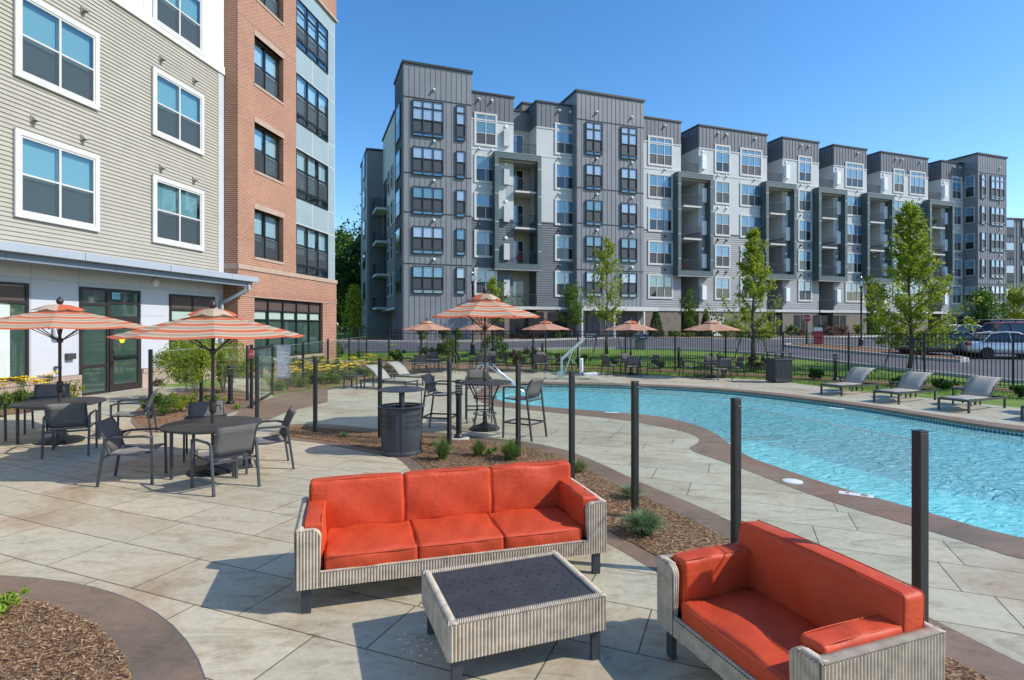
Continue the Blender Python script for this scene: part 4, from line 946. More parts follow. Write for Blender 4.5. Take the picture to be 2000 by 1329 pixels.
def cushion(name, sx, sy, sz, loc, parent, rot=(0, 0, 0), puff=.02, seed=0, m='cushion_orange', nx=18, ny=15, nz=9):
    rnd = random.Random(seed); bm = bmesh.new()
    ph = [rnd.uniform(0, 6.28) for _ in range(8)]
    r = min(sx, sy, sz) * .17
    def ax(n, s):
        # denser near the ends
        h_ = s / 2; L_ = [-h_, -h_ + r * .3, -h_ + r * .75]; n2 = n - 6; a_ = h_ - r * 1.2
        return L_ + [-a_ + 2 * a_ * i / n2 for i in range(n2 + 1)] + [-q for q in L_[::-1]]
    X, Y, Z = ax(nx, sx), ax(ny, sy), ax(nz, sz); vm = {}
    def v(i, j, k):
        if (i, j, k) in vm: return vm[(i, j, k)]
        p = Vector((X[i], Y[j], Z[k]))
        q = Vector([max(-h + r, min(h - r, c)) for c, h in zip(p, (sx / 2, sy / 2, sz / 2))]); d = p - q
        if d.length > 1e-6: p = q + d.normalized() * r
        fx, fy = X[i] / (sx / 2), Y[j] / (sy / 2); fz = Z[k] / (sz / 2)
        b_ = lambda t: max(0, 1 - t * t)
        wr = 1.5 * (.004 * math.sin(9 * p.x / max(sx, .3) + 5 * p.y + ph[0]) + .003 * math.sin(17 * p.y + 11 * p.x + ph[1]) + .003 * math.sin(31 * p.x - 13 * p.y + 20 * p.z + ph[2]) * math.sin(4 * p.x + ph[3]))
        if abs(fz) > .99 or sz > min(sx, sy): pass
        p.z += math.copysign(puff * b_(fx) * b_(fy), fz) * abs(fz) ** 2 + wr * abs(fz)
        p.y += math.copysign(puff * .6 * b_(fx) * b_(fz), fy) * abs(fy) ** 2 + wr * abs(fy)
        p.x += math.copysign(puff * .4 * b_(fy) * b_(fz), fx) * abs(fx) ** 2
        vm[(i, j, k)] = bm.verts.new(p); return vm[(i, j, k)]
    for i in range(nx):
        for j in range(ny):
            bm.faces.new((v(i, j, 0), v(i, j + 1, 0), v(i + 1, j + 1, 0), v(i + 1, j, 0))); bm.faces.new((v(i, j, nz), v(i + 1, j, nz), v(i + 1, j + 1, nz), v(i, j + 1, nz)))
    for i in range(nx):
        for k in range(nz):
            bm.faces.new((v(i, 0, k), v(i + 1, 0, k), v(i + 1, 0, k + 1), v(i, 0, k + 1))); bm.faces.new((v(i, ny, k), v(i, ny, k + 1), v(i + 1, ny, k + 1), v(i + 1, ny, k)))
    for j in range(ny):
        for k in range(nz):
            bm.faces.new((v(0, j, k), v(0, j, k + 1), v(0, j + 1, k + 1), v(0, j + 1, k))); bm.faces.new((v(nx, j, k), v(nx, j + 1, k), v(nx, j + 1, k + 1), v(nx, j, k + 1)))
    me = bpy.data.meshes.new(name); bm.to_mesh(me); bm.free(); o = bpy.data.objects.new(name, me); C.objects.link(o); me.materials.append(M[m])
    for p in me.polygons: p.use_smooth = True
    o.parent = parent; o.location = loc; o.rotation_euler = rot
    md = o.modifiers.new('s', 'SUBSURF'); md.levels = 1; md.render_levels = 1
    # sewn piping round the top and bottom edges of the box cushion
    pb = MB()
    for sgn in (-1, 1):
        z = sgn * (sz / 2 - r * .55); hx, hy = sx / 2 - r * .12, sy / 2 - r * .12; rr = r * .9; L_ = []
        for cx, cy, a0 in ((hx - rr, hy - rr, 0), (-hx + rr, hy - rr, 90), (-hx + rr, -hy + rr, 180), (hx - rr, -hy + rr, 270)):
            for q in range(4): a_ = R(a0 + q * 30); L_.append((cx + rr * math.cos(a_), cy + rr * math.sin(a_), z))
        L2 = []
        for q in range(len(L_)):
            a_, b_ = Vector(L_[q]), Vector(L_[(q + 1) % len(L_)]); n_ = 8 if (b_ - a_).length > .1 else 1
            for s_ in range(n_):
                p = a_.lerp(b_, s_ / n_); fx, fy = p.x / (sx / 2), p.y / (sy / 2); p.y += math.copysign(puff * .55 * max(0, 1 - fx * fx), fy) * abs(fy) ** 2; p.x += math.copysign(puff * .35 * max(0, 1 - fy * fy), fx) * abs(fx) ** 2; L2.append(p)
        L2.append(L2[0]); pb.tube(L2, .0035, 5, cap=False)
    pb.build('piping', m, o, smooth=True)
    return o

def lounge(name, label, loc, rz, W, D, seats, cat='sofa'):
    """wicker settee; local origin = front-left corner on the ground, front along +x, back toward +y"""
    t = thing(name, label, cat, loc, rz)
    z0, za, zr = .20, .63, .31; A = .17; th = .045
    def armtop(u):   # rounded inner shoulder on the arm's front face
        return za
    f = MB()
    # outer shell: right side, back, left side
    wicker_strip(f, [(W, 0), (W, D), (0, D), (0, 0)][::1], z0, za)
    # arm fronts with rounded inner corner
    rc = .055
    def topL(u): d_ = A - u; return za if d_ > rc else za - rc + math.sqrt(max(0, rc * rc - (rc - d_) ** 2))
    def topR(u): d_ = u; return za if d_ > rc else za - rc + math.sqrt(max(0, rc * rc - (rc - d_) ** 2))
    wicker_strip(f, [(0, 0), (A, 0)], z0, za, top=topL)
    wicker_strip(f, [(A, 0), (W - A, 0)], z0, zr)
    wicker_strip(f, [(W - A, 0), (W, 0)], z0, za, top=topR)
    shell = f.build('wicker_shell', 'wicker', t, smooth=True, angle=60)
    r_ = MB()
    for a, b, w_ in (((0, .01, za), (0 + .0, D, za), th), ((W, .01, za), (W, D, za), th), ((0, D, za), (W, D, za), th)):
        ox = th / 2 if a[0] == b[0] == 0 else (-th / 2 if a[0] == b[0] else 0); oy = -th / 2 if a[1] == b[1] else 0
        braid(r_, (a[0] + ox, a[1] + oy, za), (b[0] + ox, b[1] + oy, za), w_ + .012)
    braid(r_, (.01, .02, za), (A - rc, .02, za), .05); braid(r_, (W - .01, .02, za), (W - A + rc, .02, za), .05)
    braid(r_, (A, .012, zr), (W - A, .012, zr), .03)
    for xx in (A, W - A):
        arc = [(xx - (rc if xx == A else -rc) * (1 - math.sin(R(q))), .0, za - rc + rc * math.cos(R(q))) for q in range(0, 91, 15)] + [(xx, 0, zr)]
        for dy in (.0, .014, .028): r_.tube([(p[0], p[1] + dy, p[2]) for p in arc], .009, 6)
    r_.build('braided_rim', 'wicker_rim', t, smooth=True)
    inn = MB(); inn.box(.004, th, .01, D - .004, z0 + .004, za - .004); inn.box(W - th, W - .004, .01, D - .004, z0 + .004, za - .004); inn.box(th, W - th, D - th, D - .004, z0 + .004, za - .004); inn.box(th, W - th, .012, D - th, z0 + .004, z0 + .05)
    inn.box(.004, A - .004, .004, .03, z0 + .004, za - rc - .004); inn.box(W - A + .004, W - .004, .004, .03, z0 + .004, za - rc - .004)
    inn.build('inner_frame', 'wicker', t)
    for k, (x, y) in enumerate(((.07, .05), (W - .07, .05), (.07, D - .05), (W - .07, D - .05))):
        MB().prism([(x - .035, y - .012), (x + .035, y - .02), (x + .035, y + .02), (x - .035, y + .02)], 0, z0 + .01).build('leg', 'metal_charcoal', t, bevel=.004)
    # cushions
    aw = .15; iw = W - 2 * th - 2 * aw; sw = iw / seats; bt = .17
    for k in range(seats):
        cushion('seat_cushion', sw - .004, D - bt - .05, .16, (th + aw + sw * (k + .5), (D - bt) / 2 + .02 - .02, .345), t, (0, 0, 0), .022, 11 + k + seats)
    bw = (W - 2 * th - .02) / seats
    for k in range(seats):
        cushion('back_cushion', bw - .006, .42, bt, (th + .01 + bw * (k + .5), D - th - bt / 2 + .005, .605), t, (R(86), 0, 0), .018, 31 + k + seats, nx=18, ny=12, nz=9)
    for s, x in ((1, th + aw / 2), (-1, W - th - aw / 2)):
        cushion('arm_cushion', D - bt - .09, .36, aw - .01, (x, (D - bt - .02) / 2 + .035, .485), t, (R(90), 0, R(90)), .012, 50 + s, nx=16, ny=11, nz=9)
    return t
lounge('sofa', 'three-seat orange cushioned sofa in pale woven wicker, with its back to the planting bed', (-1.59, 4.14, 0), R(16.5), 2.50, .84, 3)
lounge('armchair', 'wide orange cushioned armchair in pale woven wicker at the lower right', (.96, 3.70, 0), R(-70), 1.25, .80, 1, 'armchair')

# coffee table with perforated metal top
ct = thing('coffee_table', 'low wicker coffee table with a black perforated metal top, in front of the sofa', 'coffee table', (-.36, 3.25, 0), R(20.5))
Wc, Dc, zc0, zc = 1.02, .75, .205, .42
f = MB(); wicker_strip(f, [(Wc, 0), (Wc, Dc), (0, Dc), (0, 0)], zc0, zc); wicker_strip(f, [(0, 0), (Wc, 0)], zc0, zc); f.build('wicker_apron', 'wicker', ct, smooth=True, angle=60)
f = MB()
for a, b in (((.0, .02), (Wc, .02)), ((.0, Dc - .02), (Wc, Dc - .02)), ((.02, .0), (.02, Dc)), ((Wc - .02, 0), (Wc - .02, Dc))): braid(f, (*a, zc), (*b, zc), .05)
f.build('braided_rim', 'wicker_rim', ct, smooth=True)
f = MB(); f.box(.004, .04, .004, Dc - .004, zc0, zc - .01); f.box(Wc - .04, Wc - .004, .004, Dc - .004, zc0, zc - .01); f.box(.04, Wc - .04, .004, .04, zc0, zc - .01); f.box(.04, Wc - .04, Dc - .04, Dc - .004, zc0, zc - .01); f.build('inner_frame', 'wicker', ct)
def perforated(x0, x1, y0, y1, z, nx, ny, r, th=.006):
    mb = MB(); wx, wy = (x1 - x0) / nx, (y1 - y0) / ny
    for i in range(nx):
        for j in range(ny):
            a0, b0 = x0 + i * wx, y0 + j * wy; c = (a0 + wx / 2, b0 + wy / 2)
            if (i + j) % 2 or i in (0, nx - 1) or j in (0, ny - 1):
                mb.face([(a0, b0, z), (a0 + wx, b0, z), (a0 + wx, b0 + wy, z), (a0, b0 + wy, z)]); continue
            n_ = 12; cir = [(c[0] + r * math.cos(2 * math.pi * k / n_ + math.pi / n_ * 0), c[1] + r * math.sin(2 * math.pi * k / n_)) for k in range(n_)]
            def sq(k):
                a = 2 * math.pi * k / n_; cx, sy = math.cos(a), math.sin(a); m_ = max(abs(cx), abs(sy)); return (c[0] + cx / m_ * wx / 2, c[1] + sy / m_ * wy / 2)
            for k in range(n_):
                p, q, e, g = cir[k], cir[(k + 1) % n_], sq(k), sq((k + 1) % n_)
                ex = []
                ca = 2 * math.pi * (k + .5) / n_
                if k % 3 == 1: ex = [(c[0] + math.copysign(wx / 2, math.cos(ca)), c[1] + math.copysign(wy / 2, math.sin(ca)))]
                mb.face([(*p, z), (*e, z)] + [(*x_, z) for x_ in ex] + [(*g, z), (*q, z)])
                mb.face([(*p, z), (*q, z), (*q, z - th), (*p, z - th)])
    return mb
perforated(.045, Wc - .045, .045, Dc - .045, zc - .004, 19, 11, .0075).build('perforated_top', 'table_top', ct)
for x, y in ((.05, .04), (Wc - .05, .04), (.05, Dc - .04), (Wc - .05, Dc - .04)):
    MB().prism([(x - .03, y - .014), (x + .03, y - .02), (x + .03, y + .02), (x - .03, y + .016)], 0, zc0 + .01).build('leg', 'metal_charcoal', ct, bevel=.004)

# ---------------------------------------------------------------- sling chairs
def sling_surface(w, prof, sag=.02, n=6, th=.006):
    mb = MB(); rows = []
    for side in (0, 1):
        rr = []
        for p in prof:
            rr.append([mb.bm.verts.new((-w / 2 + w * k / n, p[0] + (sag if False else 0), p[1] - th * side)) if True else None for k in range(n + 1)])
        rows.append(rr)
    for side in (0, 1):
        for a, b in zip(rows[side], rows[side][1:]):
            for k in range(n): mb.bm.faces.new((a[k], a[k + 1], b[k + 1], b[k]))
    return mb
def make_chair(name, seat=.43, back=.86, w=.56, d=.54, label='', sling='sling', foot=0):
    """faces -y; origin on the ground at the middle of the seat"""
    t = thing(name, label, 'chair' if not foot else 'bar chair')
    yf, yb = -d / 2, d / 2
    # seat sling
    mb = sling_surface(w - .07, [(yf, seat + .01), (yf + .03, seat + .022), (0, seat - .005), (yb - .08, seat - .01), (yb - .02, seat + .0)]); mb.build('seat', sling, t, smooth=True)
    bh = back - seat
    prof = [(yb - .04, seat + .03), (yb - .01, seat + .12), (yb + .02, seat + .22), (yb + .06, seat + .33), (yb + .12, back)]
    mb = sling_surface(w - .05, prof, th=.0); o = mb.build('backrest', sling, t, smooth=True)
    md = o.modifiers.new('s', 'SOLIDIFY'); md.thickness = .008
    for s in (-1, 1):
        x = s * (w / 2 - .02)
        f = MB()
        f.tube([(x, yf, seat - .0), (x, 0, seat - .02), (x, yb - .04, seat), (x, yb, seat + .12), (x, yb + .03, seat + .24), (x, yb + .07, seat + .34), (x, yb + .13, back + .005)], .013, 6)
        f.build('side_rail', 'metal_charcoal', t, smooth=True)
        xo = s * (w / 2 + .012)
        MB().bar((xo, yf - .01, 0), (xo, yf - .0, seat + .2), .03, .032, (0, 1, 0)).build('leg', 'metal_charcoal', t)
        sp = .09 if not foot else .13
        MB().bar((xo, yb + sp, 0), (xo, yb - .0, seat + .21), .03, .032, (0, 1, 0)).build('leg', 'metal_charcoal', t)
        MB().tube([(xo, yf - .02, seat + .2), (xo, yf + .1, seat + .225), (xo, yb - .1, seat + .225), (xo, yb + .0, seat + .2)], .017, 6).build('armrest', 'metal_charcoal', t, smooth=True)
    cb = MB(); cb.bar((-w / 2, yb + .01, seat - .03), (w / 2, yb + .01, seat - .03), .02, .03); cb.build('cross_bar', 'metal_charcoal', t)
    MB().bar((-w / 2, yb - .0, seat + .19), (w / 2, yb - .0, seat + .19), .02, .025).build('cross_bar', 'metal_charcoal', t)
    if foot:
        for a, b in (((-w / 2, yf, foot), (w / 2, yf, foot)), ((-w / 2, yf, foot), (-w / 2, yb + .09, foot)), ((w / 2, yf, foot), (w / 2, yb + .09, foot)), ((-w / 2, yb + .09, foot), (w / 2, yb + .09, foot))):
            MB().bar(a, b, .022, .03).build('foot_rail', 'metal_charcoal', t)
    return t
ch0 = make_chair('dining_chair'); bc0 = make_chair('bar_chair', .76, 1.14, .52, .5, '', 'sling', .3)
used = {'d': False, 'b': False}
def put_chair(x, y, dx, dy, label, group, kind='d', s=None):
    """(dx,dy) = direction the sitter faces"""
    src = ch0 if kind == 'd' else bc0
    o = src if not used[kind] else dup(src)
    used[kind] = True
    rz = math.atan2(dy, dx) + math.pi / 2
    return place(o, x, y, None, rz, label, s, group)
# round table + umbrella
def make_table(name, label, r=.67, h=.71, legs=True, foot=False):
    t = thing(name, label, 'table')
    MB().lathe([(r - .01, h - .035), (r, h - .03), (r, h - .006), (r - .008, h)], 48).build('tabletop', 'table_top', t, smooth=True, angle=40)
    if not foot:
        for k in range(4):
            a = R(45 + 90 * k); x, y = (r - .1) * math.cos(a), (r - .1) * math.sin(a)
            MB().bar((x, y, 0), (x, y, h - .035), .035, .035).build('leg', 'metal_charcoal', t)
        rg = MB(); pts = [((r - .12) * math.cos(2 * math.pi * k / 32), (r - .12) * math.sin(2 * math.pi * k / 32), h - .05) for k in range(33)]; rg.tube(pts, .014, 6, cap=False); rg.build('support_ring', 'metal_charcoal', t)
    else:
        for k in range(4):
            a = R(45 + 90 * k); x, y = .3 * math.cos(a), .3 * math.sin(a)
            MB().tube([(x * 1.45, y * 1.45, h - .04), (x * .8, y * .8, h - .35), (x * .75, y * .75, .4), (x * 1.15, y * 1.15, 0)], .015, 6).build('leg', 'metal_charcoal', t)
        for zz in (h - .33, .33):
            pts = [(.235 * math.cos(2 * math.pi * k / 32), .235 * math.sin(2 * math.pi * k / 32), zz) for k in range(33)]; rg = MB(); rg.tube(pts, .012, 6, cap=False); rg.build('support_ring', 'metal_charcoal', t)
    return t
def make_umbrella(r=1.22, rim=1.99, apex=2.34, ph=0.0, label=''):
    t = thing('patio_umbrella', label, 'umbrella'); n = 8; hb = apex - rim
    mb = MB(); S = 7
    def pt(k, s, q):    # k corner index, s 0 hub..1 rim, q 0..1 between corners
        a0 = ph + 2 * math.pi * k / n; a1 = ph + 2 * math.pi * (k + 1) / n
        z = apex - hb * (s ** 1.12)
        p = Vector((math.cos(a0), math.sin(a0), 0)) * r * s; p2 = Vector((math.cos(a1), math.sin(a1), 0)) * r * s; v = p.lerp(p2, q)
        sag = -.025 * math.sin(math.pi * q) * s
        return (v.x, v.y, z + sag)
    for k in range(n):
        for i in range(S):
            for j in range(4):
                s0, s1 = i / S, (i + 1) / S; q0, q1 = j / 4, (j + 1) / 4
                if i == 0: s0 = .02
                mb.face([pt(k, s0, q0), pt(k, s1, q0), pt(k, s1, q1), pt(k, s0, q1)], [(q0, s0), (q0, s1), (q1, s1), (q1, s0)])
    bmesh.ops.remove_doubles(mb.bm, verts=mb.bm.verts, dist=.0005)
    cn = mb.build('canopy', 'canopy_cloth', t)
    vb = MB(); m_ = 32; rng = []
    for i, (s, z) in enumerate(((.02, apex + .06), (.11, apex + .045), (.19, apex + .005), (.265, apex - .06))):
        row = []
        for k in range(m_):
            a = ph + 2 * math.pi * k / m_; c = abs(math.cos((a - ph) * n / 2)); rr = r * s * (1 + .1 * c * i / 3); row.append(Vector((math.cos(a) * rr, math.sin(a) * rr, z + (.03 * (1 - c) if i == 3 else 0))))
        rng.append(row)
    for i in range(3):
        for k in range(m_): k2 = (k + 1) % m_; vb.face([rng[i][k], rng[i + 1][k], rng[i + 1][k2], rng[i][k2]], [(0, (k // 4 % 4) * .26 + .05)] * 4)
    bmesh.ops.remove_doubles(vb.bm, verts=vb.bm.verts, dist=.0005)
    vb.build('vent', 'vent_cloth', t)
    MB().tube([(0, 0, .06), (0, 0, apex + .06)], .022, 10).build('pole', 'pole_brown', t, smooth=True, angle=50)
    MB().lathe([(0.0, apex + .045), (.02, apex + .055), (.045, apex + .085), (.05, apex + .115), (.035, apex + .155), (.012, apex + .185), (0, apex + .195)], 14, cap=False).build('finial', 'metal_bronze', t, smooth=True)
    for k in range(n):
        a = ph + 2 * math.pi * k / n; c, s = math.cos(a), math.sin(a)
        rb = MB().bar((c * .04, s * .04, apex - .03), (c * (r - .02), s * (r - .02), rim - .012), .018, .014).build('rib', 'metal_bronze', t)
        MB().bar((c * .03, s * .03, rim - .22), (c * r * .5, s * r * .5, apex - hb * .46 - .03), .012, .012).build('strut', 'metal_bronze', rb)
    MB().lathe([(.04, rim - .26), (.045, rim - .2), (.03, rim - .18)], 12).build('runner', 'metal_bronze', t)
    MB().lathe([(.03, .86), (.045, .89), (.05, .98), (.045, 1.04), (.03, 1.06)], 12).build('crank_housing', 'metal_bronze', t)
    MB().tube([(.03, 0, .97), (.09, 0, .97), (.11, 0, .9)], .01, 6).build('crank_handle', 'metal_bronze', t)
    bs = MB(); bs.lathe([(.31, 0), (.32, .03), (.27, .06), (.12, .09), (.05, .13), (.045, .3), (.028, .32)], 28).build('base', 'metal_black', t, smooth=True, angle=50)
    return t
tb0_ = make_table('patio_table', 'x'); um0 = make_umbrella(ph=R(12))
first = [True]
def table_set(x, y, rz, tl, ul, scale=1.0, rim=None, uz=None):
    if first[0]: a, b = tb0_, um0; first[0] = False
    else: a, b = dup(tb0_), dup(um0)
    place(a, x, y, None, rz, tl, scale, 'round patio tables'); place(b, x, y, None, rz * 1.7, ul, None, 'striped patio umbrellas')
    if uz: b.scale = uz
    return a, b
table_set(-4.41, 8.3, R(10), 'round dark patio table nearest the camera, between four grey sling chairs', 'open striped umbrella nearest the camera, over the table left of the bin', uz=(1.06, 1.06, 1.0))
table_set(-7.98, 9.94, R(-14), 'round dark patio table at the left edge, in front of the glazed door', 'open striped umbrella at the left edge, overlapping the glazed door', uz=(1.14, 1.14, 1.01))
gA = 'chairs round the table nearest the camera'; gB = 'chairs round the table at the left edge'
put_chair(-3.83, 7.5, -.78, .62, 'grey sling armchair with its back to the sofa, nearest side of the front table', gA)
put_chair(-5.2, 7.8, .96, .27, 'grey sling armchair on the left side of the front table', gA)
put_chair(-3.72, 8.5, -.87, -.48, 'grey sling armchair on the right side of the front table, facing left', gA)
put_chair(-5.0, 9.2, .45, -.9, 'grey sling armchair behind the front table, half hidden by the tabletop', gA)
put_chair(-7.2, 9.2, -.45, .89, 'dark sling armchair seen from behind at the table by the left edge', gB)
put_chair(-7.15, 10.6, -.9, -.4, 'sling armchair right of the left edge table, turned towards it', gB)
put_chair(-8.85, 10.75, .5, -.87, 'sling armchair on the wall side of the left edge table', gB)
put_chair(-9.0, 9.45, .95, .3, 'sling armchair cut off by the left edge of the picture', gB)
# bar table set
bt_ = make_table('bar_table', 'tall round dark bar table with an umbrella, at the shallow end of the pool', .55, .99, foot=True); place(bt_, -.56, 11.65); bt_['category'] = 'bar table'
ub = dup(um0); place(ub, -.56, 11.65, None, R(20), 'tall striped umbrella over the bar table at the shallow end of the pool', None, 'striped patio umbrellas'); ub.scale = (.96, .96, 1.17)
gC = 'tall chairs round the bar table'
put_chair(-1.42, 11.5, .97, -.2, 'tall sling bar chair left of the bar table, seen from the side', gC, 'b')
put_chair(.2, 10.85, -.83, .55, 'tall sling bar chair right of the bar table, against the water', gC, 'b')
put_chair(-.75, 12.6, .12, -1, 'tall sling bar chair behind the bar table, facing the camera', gC, 'b')
# far tables
FT = [(834, 728, 'between the left loungers and the black fence'), (941, 724, 'directly behind the bar table umbrella'), (1066, 726, 'left of the white pool lift'), (1232, 732, 'right of the pool lift'), (1390, 738, 'left of the square far bin')]
for i, (px, py, wh) in enumerate(FT):
    p = P(px, py); 
    table_set(p.x, p.y, R(20 * i + 5), 'far round patio table ' + wh, 'far striped umbrella ' + wh, .86, uz=(.95, .95, .985))
    for j, (dx, dy, s_) in enumerate(((-.1, -.9, 'near side'), (.85, .0, 'right side'), (-.85, .05, 'left side'), (.15, .9, 'far side'))):
        a = math.atan2(dy, dx) + .25 * math.sin(i * 2.1 + j); rr = .88 if j != 0 else .8
        x, y = p.x + rr * math.cos(a), p.y + rr * math.sin(a)
        put_chair(x, y, -math.cos(a + .1 * j), -math.sin(a + .1 * j), 'grey sling chair, %s of the table %s' % (s_, wh), 'chairs round the far tables')

# ---------------------------------------------------------------- loungers
def make_lounger():
    """foot end at origin, head toward +x"""
    t = thing('sun_lounger', 'x', 'sun lounger'); w, L_, h = .66, 1.95, .33; hx = 1.12
    prof = [(0, h - .02), (.05, h + .015), (.3, h + .01), (.7, h - .005), (hx, h)]
    mb = MB(); n = 4; rows = [[mb.bm.verts.new((x, -w / 2 + .03 + (w - .06) * k / n, z)) for k in range(n + 1)] for x, z in prof]
    for a, b in zip(rows, rows[1:]):
        for k in range(n): mb.bm.faces.new((a[k], b[k], b[k + 1], a[k + 1]))
    o = mb.build('seat_sling', 'sling_light', t, smooth=True); o.modifiers.new('s', 'SOLIDIFY').thickness = .008
    pb = [(hx + .01, h + .01), (hx + .1, h + .1), (hx + .25, h + .26), (hx + .44, h + .38), (hx + .6, h + .45), (hx + .72, h + .46)]
    mb = MB(); rows = [[mb.bm.verts.new((x, -w / 2 + .03 + (w - .06) * k / n, z)) for k in range(n + 1)] for x, z in pb]
    for a, b in zip(rows, rows[1:]):
        for k in range(n): mb.bm.faces.new((a[k], b[k], b[k + 1], a[k + 1]))
    o = mb.build('back_sling', 'sling_light', t, smooth=True); o.modifiers.new('s', 'SOLIDIFY').thickness = .008
    for s in (-1, 1):
        y = s * (w / 2 - .015)
        MB().tube([(x, y, z - .008) for x, z in pb], .013, 6).build('back_rail', 'metal_charcoal', t)
        MB().bar((0, y * 1.02, h - .03), (L_, y * 1.02, h - .06), .028, .05).build('side_rail', 'metal_charcoal', t)
        for x in (.03, L_ - .05): MB().bar((x, y * 1.02, 0), (x, y * 1.02, h - .03), .045, .045, (0, 1, 0)).build('leg', 'metal_charcoal', t)
    MB().bar((0, -w / 2, h - .03), (0, w / 2, h - .03), .03, .05).build('cross_bar', 'metal_charcoal', t); MB().bar((L_, -w / 2, h - .06), (L_, w / 2, h - .06), .03, .05).build('cross_bar', 'metal_charcoal', t)
    MB().bar((hx + .3, 0, h + .28), (hx + .62, 0, h - .05), .02, .02).build('back_prop', 'metal_charcoal', t)
    return t
lo = make_lounger()
LG = [(-3.3, 18.65, (-.9, .44), 'sling lounger nearer the camera of the pair by the yellow flowers'), (-3.0, 20.35, (-.87, .49), 'sling lounger farther from the camera of the pair by the yellow flowers'),
      (9.82, 17.35, (.88, .47), 'sling lounger nearest the far bin, in the row right of the pool'), (10.35, 15.6, (.88, .47), 'second sling lounger from the far bin, in the row right of the pool'),
      (11.0, 14.05, (.88, .47), 'third sling lounger from the far bin, in the row right of the pool'), (11.72, 12.5, (.88, .47), 'sling lounger cut off by the right edge, beside the pool')]
for i, (x, y, (dx, dy), lb) in enumerate(LG):
    o = lo if i == 0 else dup(lo); place(o, x, y, None, math.atan2(dy, dx), lb, None, 'sun loungers on the pool deck')
def make_side():
    t = thing('side_table', 'x', 'side table'); MB().box(-.32, .32, -.25, .25, .42, .45).build('tabletop', 'table_top', t, bevel=.01)
    for x in (-.27, .27):
        for y in (-.2, .2): MB().bar((x, y, 0), (x, y, .42), .035, .035).build('leg', 'metal_charcoal', t)
    return t
st0 = make_side()
for i, (x, y, rz, lb) in enumerate(((-5.35, 19.1, -.4, 'low dark side table at the head of the nearer left lounger, by the yellow flowers'), (-5.0, 21.7, -.4, 'low dark side table behind the backrest of the farther left lounger'), (11.2, 18.6, .5, 'low dark side table left of the first right-hand lounger'), (11.75, 16.9, .5, 'low dark side table between the first and second right-hand loungers'), (12.35, 15.3, .5, 'low dark side table between the second and third right-hand loungers'), (13.0, 13.8, .5, 'low dark side table between the third lounger and the right edge'))):
    place(st0 if i == 0 else dup(st0), x, y, None, rz, lb, None, 'side tables by the loungers')

# ---------------------------------------------------------------- litter bins
bn = thing('litter_bin', 'round dark metal litter bin with a raised lid, left of the sofa back', 'litter bin', (-1.86, 9.5, 0))
body = MB(); n = 48; r = .325; z0, z1 = .06, .77
slots = [(.44, .50), (.53, .59), (.62, .68)]
zs = sorted({z0, z1} | {q for s_ in slots for q in s_})
for k in range(n):
    a0, a1 = 2 * math.pi * k / n, 2 * math.pi * (k + 1) / n
    for za_, zb_ in zip(zs, zs[1:]):
        hole = (za_, zb_) in slots and k % 12 not in (0, 1, 11)
        if hole:
            am = (a0 + a1) / 2; dw = .006 / r
            for b0_, b1_ in ((a0, am - dw), (am + dw, a1)): body.face([(r * math.cos(b0_), r * math.sin(b0_), za_), (r * math.cos(b1_), r * math.sin(b1_), za_), (r * math.cos(b1_), r * math.sin(b1_), zb_), (r * math.cos(b0_), r * math.sin(b0_), zb_)])
        else: body.face([(r * math.cos(a0), r * math.sin(a0), za_), (r * math.cos(a1), r * math.sin(a1), za_), (r * math.cos(a1), r * math.sin(a1), zb_), (r * math.cos(a0), r * math.sin(a0), zb_)])
body.build('body', 'metal_charcoal', bn)
MB().lathe([(.29, .08), (.29, .75), (.28, .75), (.28, .08)], 32).build('liner', 'metal_black', bn)
MB().lathe([(.345, 0), (.35, .05), (.33, .07)], 40).build('base_ring', 'metal_charcoal', bn)
tr_ = MB(); tr_.lathe([(.31, .775), (.39, .79), (.392, .8), (.31, .81), (.31, .775)], 40, cap=False); tr_.build('rim', 'metal_charcoal', bn, smooth=True, angle=40)
MB().lathe([(0, 1.115), (.2, 1.11), (.35, 1.09), (.39, 1.07), (.388, 1.06), (0, 1.09)], 40, cap=False).build('lid', 'metal_charcoal', bn, smooth=True, angle=50)
for a in (-75, 15, 105, 195):
    c, s = math.cos(R(a)), math.sin(R(a)); MB().bar((c * .33, s * .33, .03), (c * .33, s * .33, 1.03), .05, .012, (c, s, 0)).build('support_strap', 'metal_charcoal', bn); MB().bar((c * .33, s * .33, 1.03), (c * .26, s * .26, 1.095), .05, .012, (c, s, .3)).build('lid_bracket', 'metal_charcoal', bn)
p = P(1521, 747)
b2 = thing('litter_bin', 'dark square litter bin with a flat raised lid, beside the far lawn strip', 'litter bin', (p.x, p.y, 0), .2)
MB().box(-.36, .36, -.3, .3, .04, .85).build('body', 'metal_charcoal', b2, bevel=.02); MB().box(-.4, .4, -.34, .34, .84, .9).build('rim', 'metal_charcoal', b2, bevel=.01); MB().box(-.42, .42, -.36, .36, 1.12, 1.15).build('lid', 'metal_charcoal', b2, bevel=.01)
for x in (-.3, .3):
    for y in (-.24, .24): MB().bar((x, y, .85), (x, y, 1.12), .03, .03).build('lid_post', 'metal_charcoal', b2)
mb = MB()
for k in range(9): mb.box(-.32 + k * .08, -.29 + k * .08, -.305, -.3, .15, .75)
mb.build('slats', 'metal_black', b2)

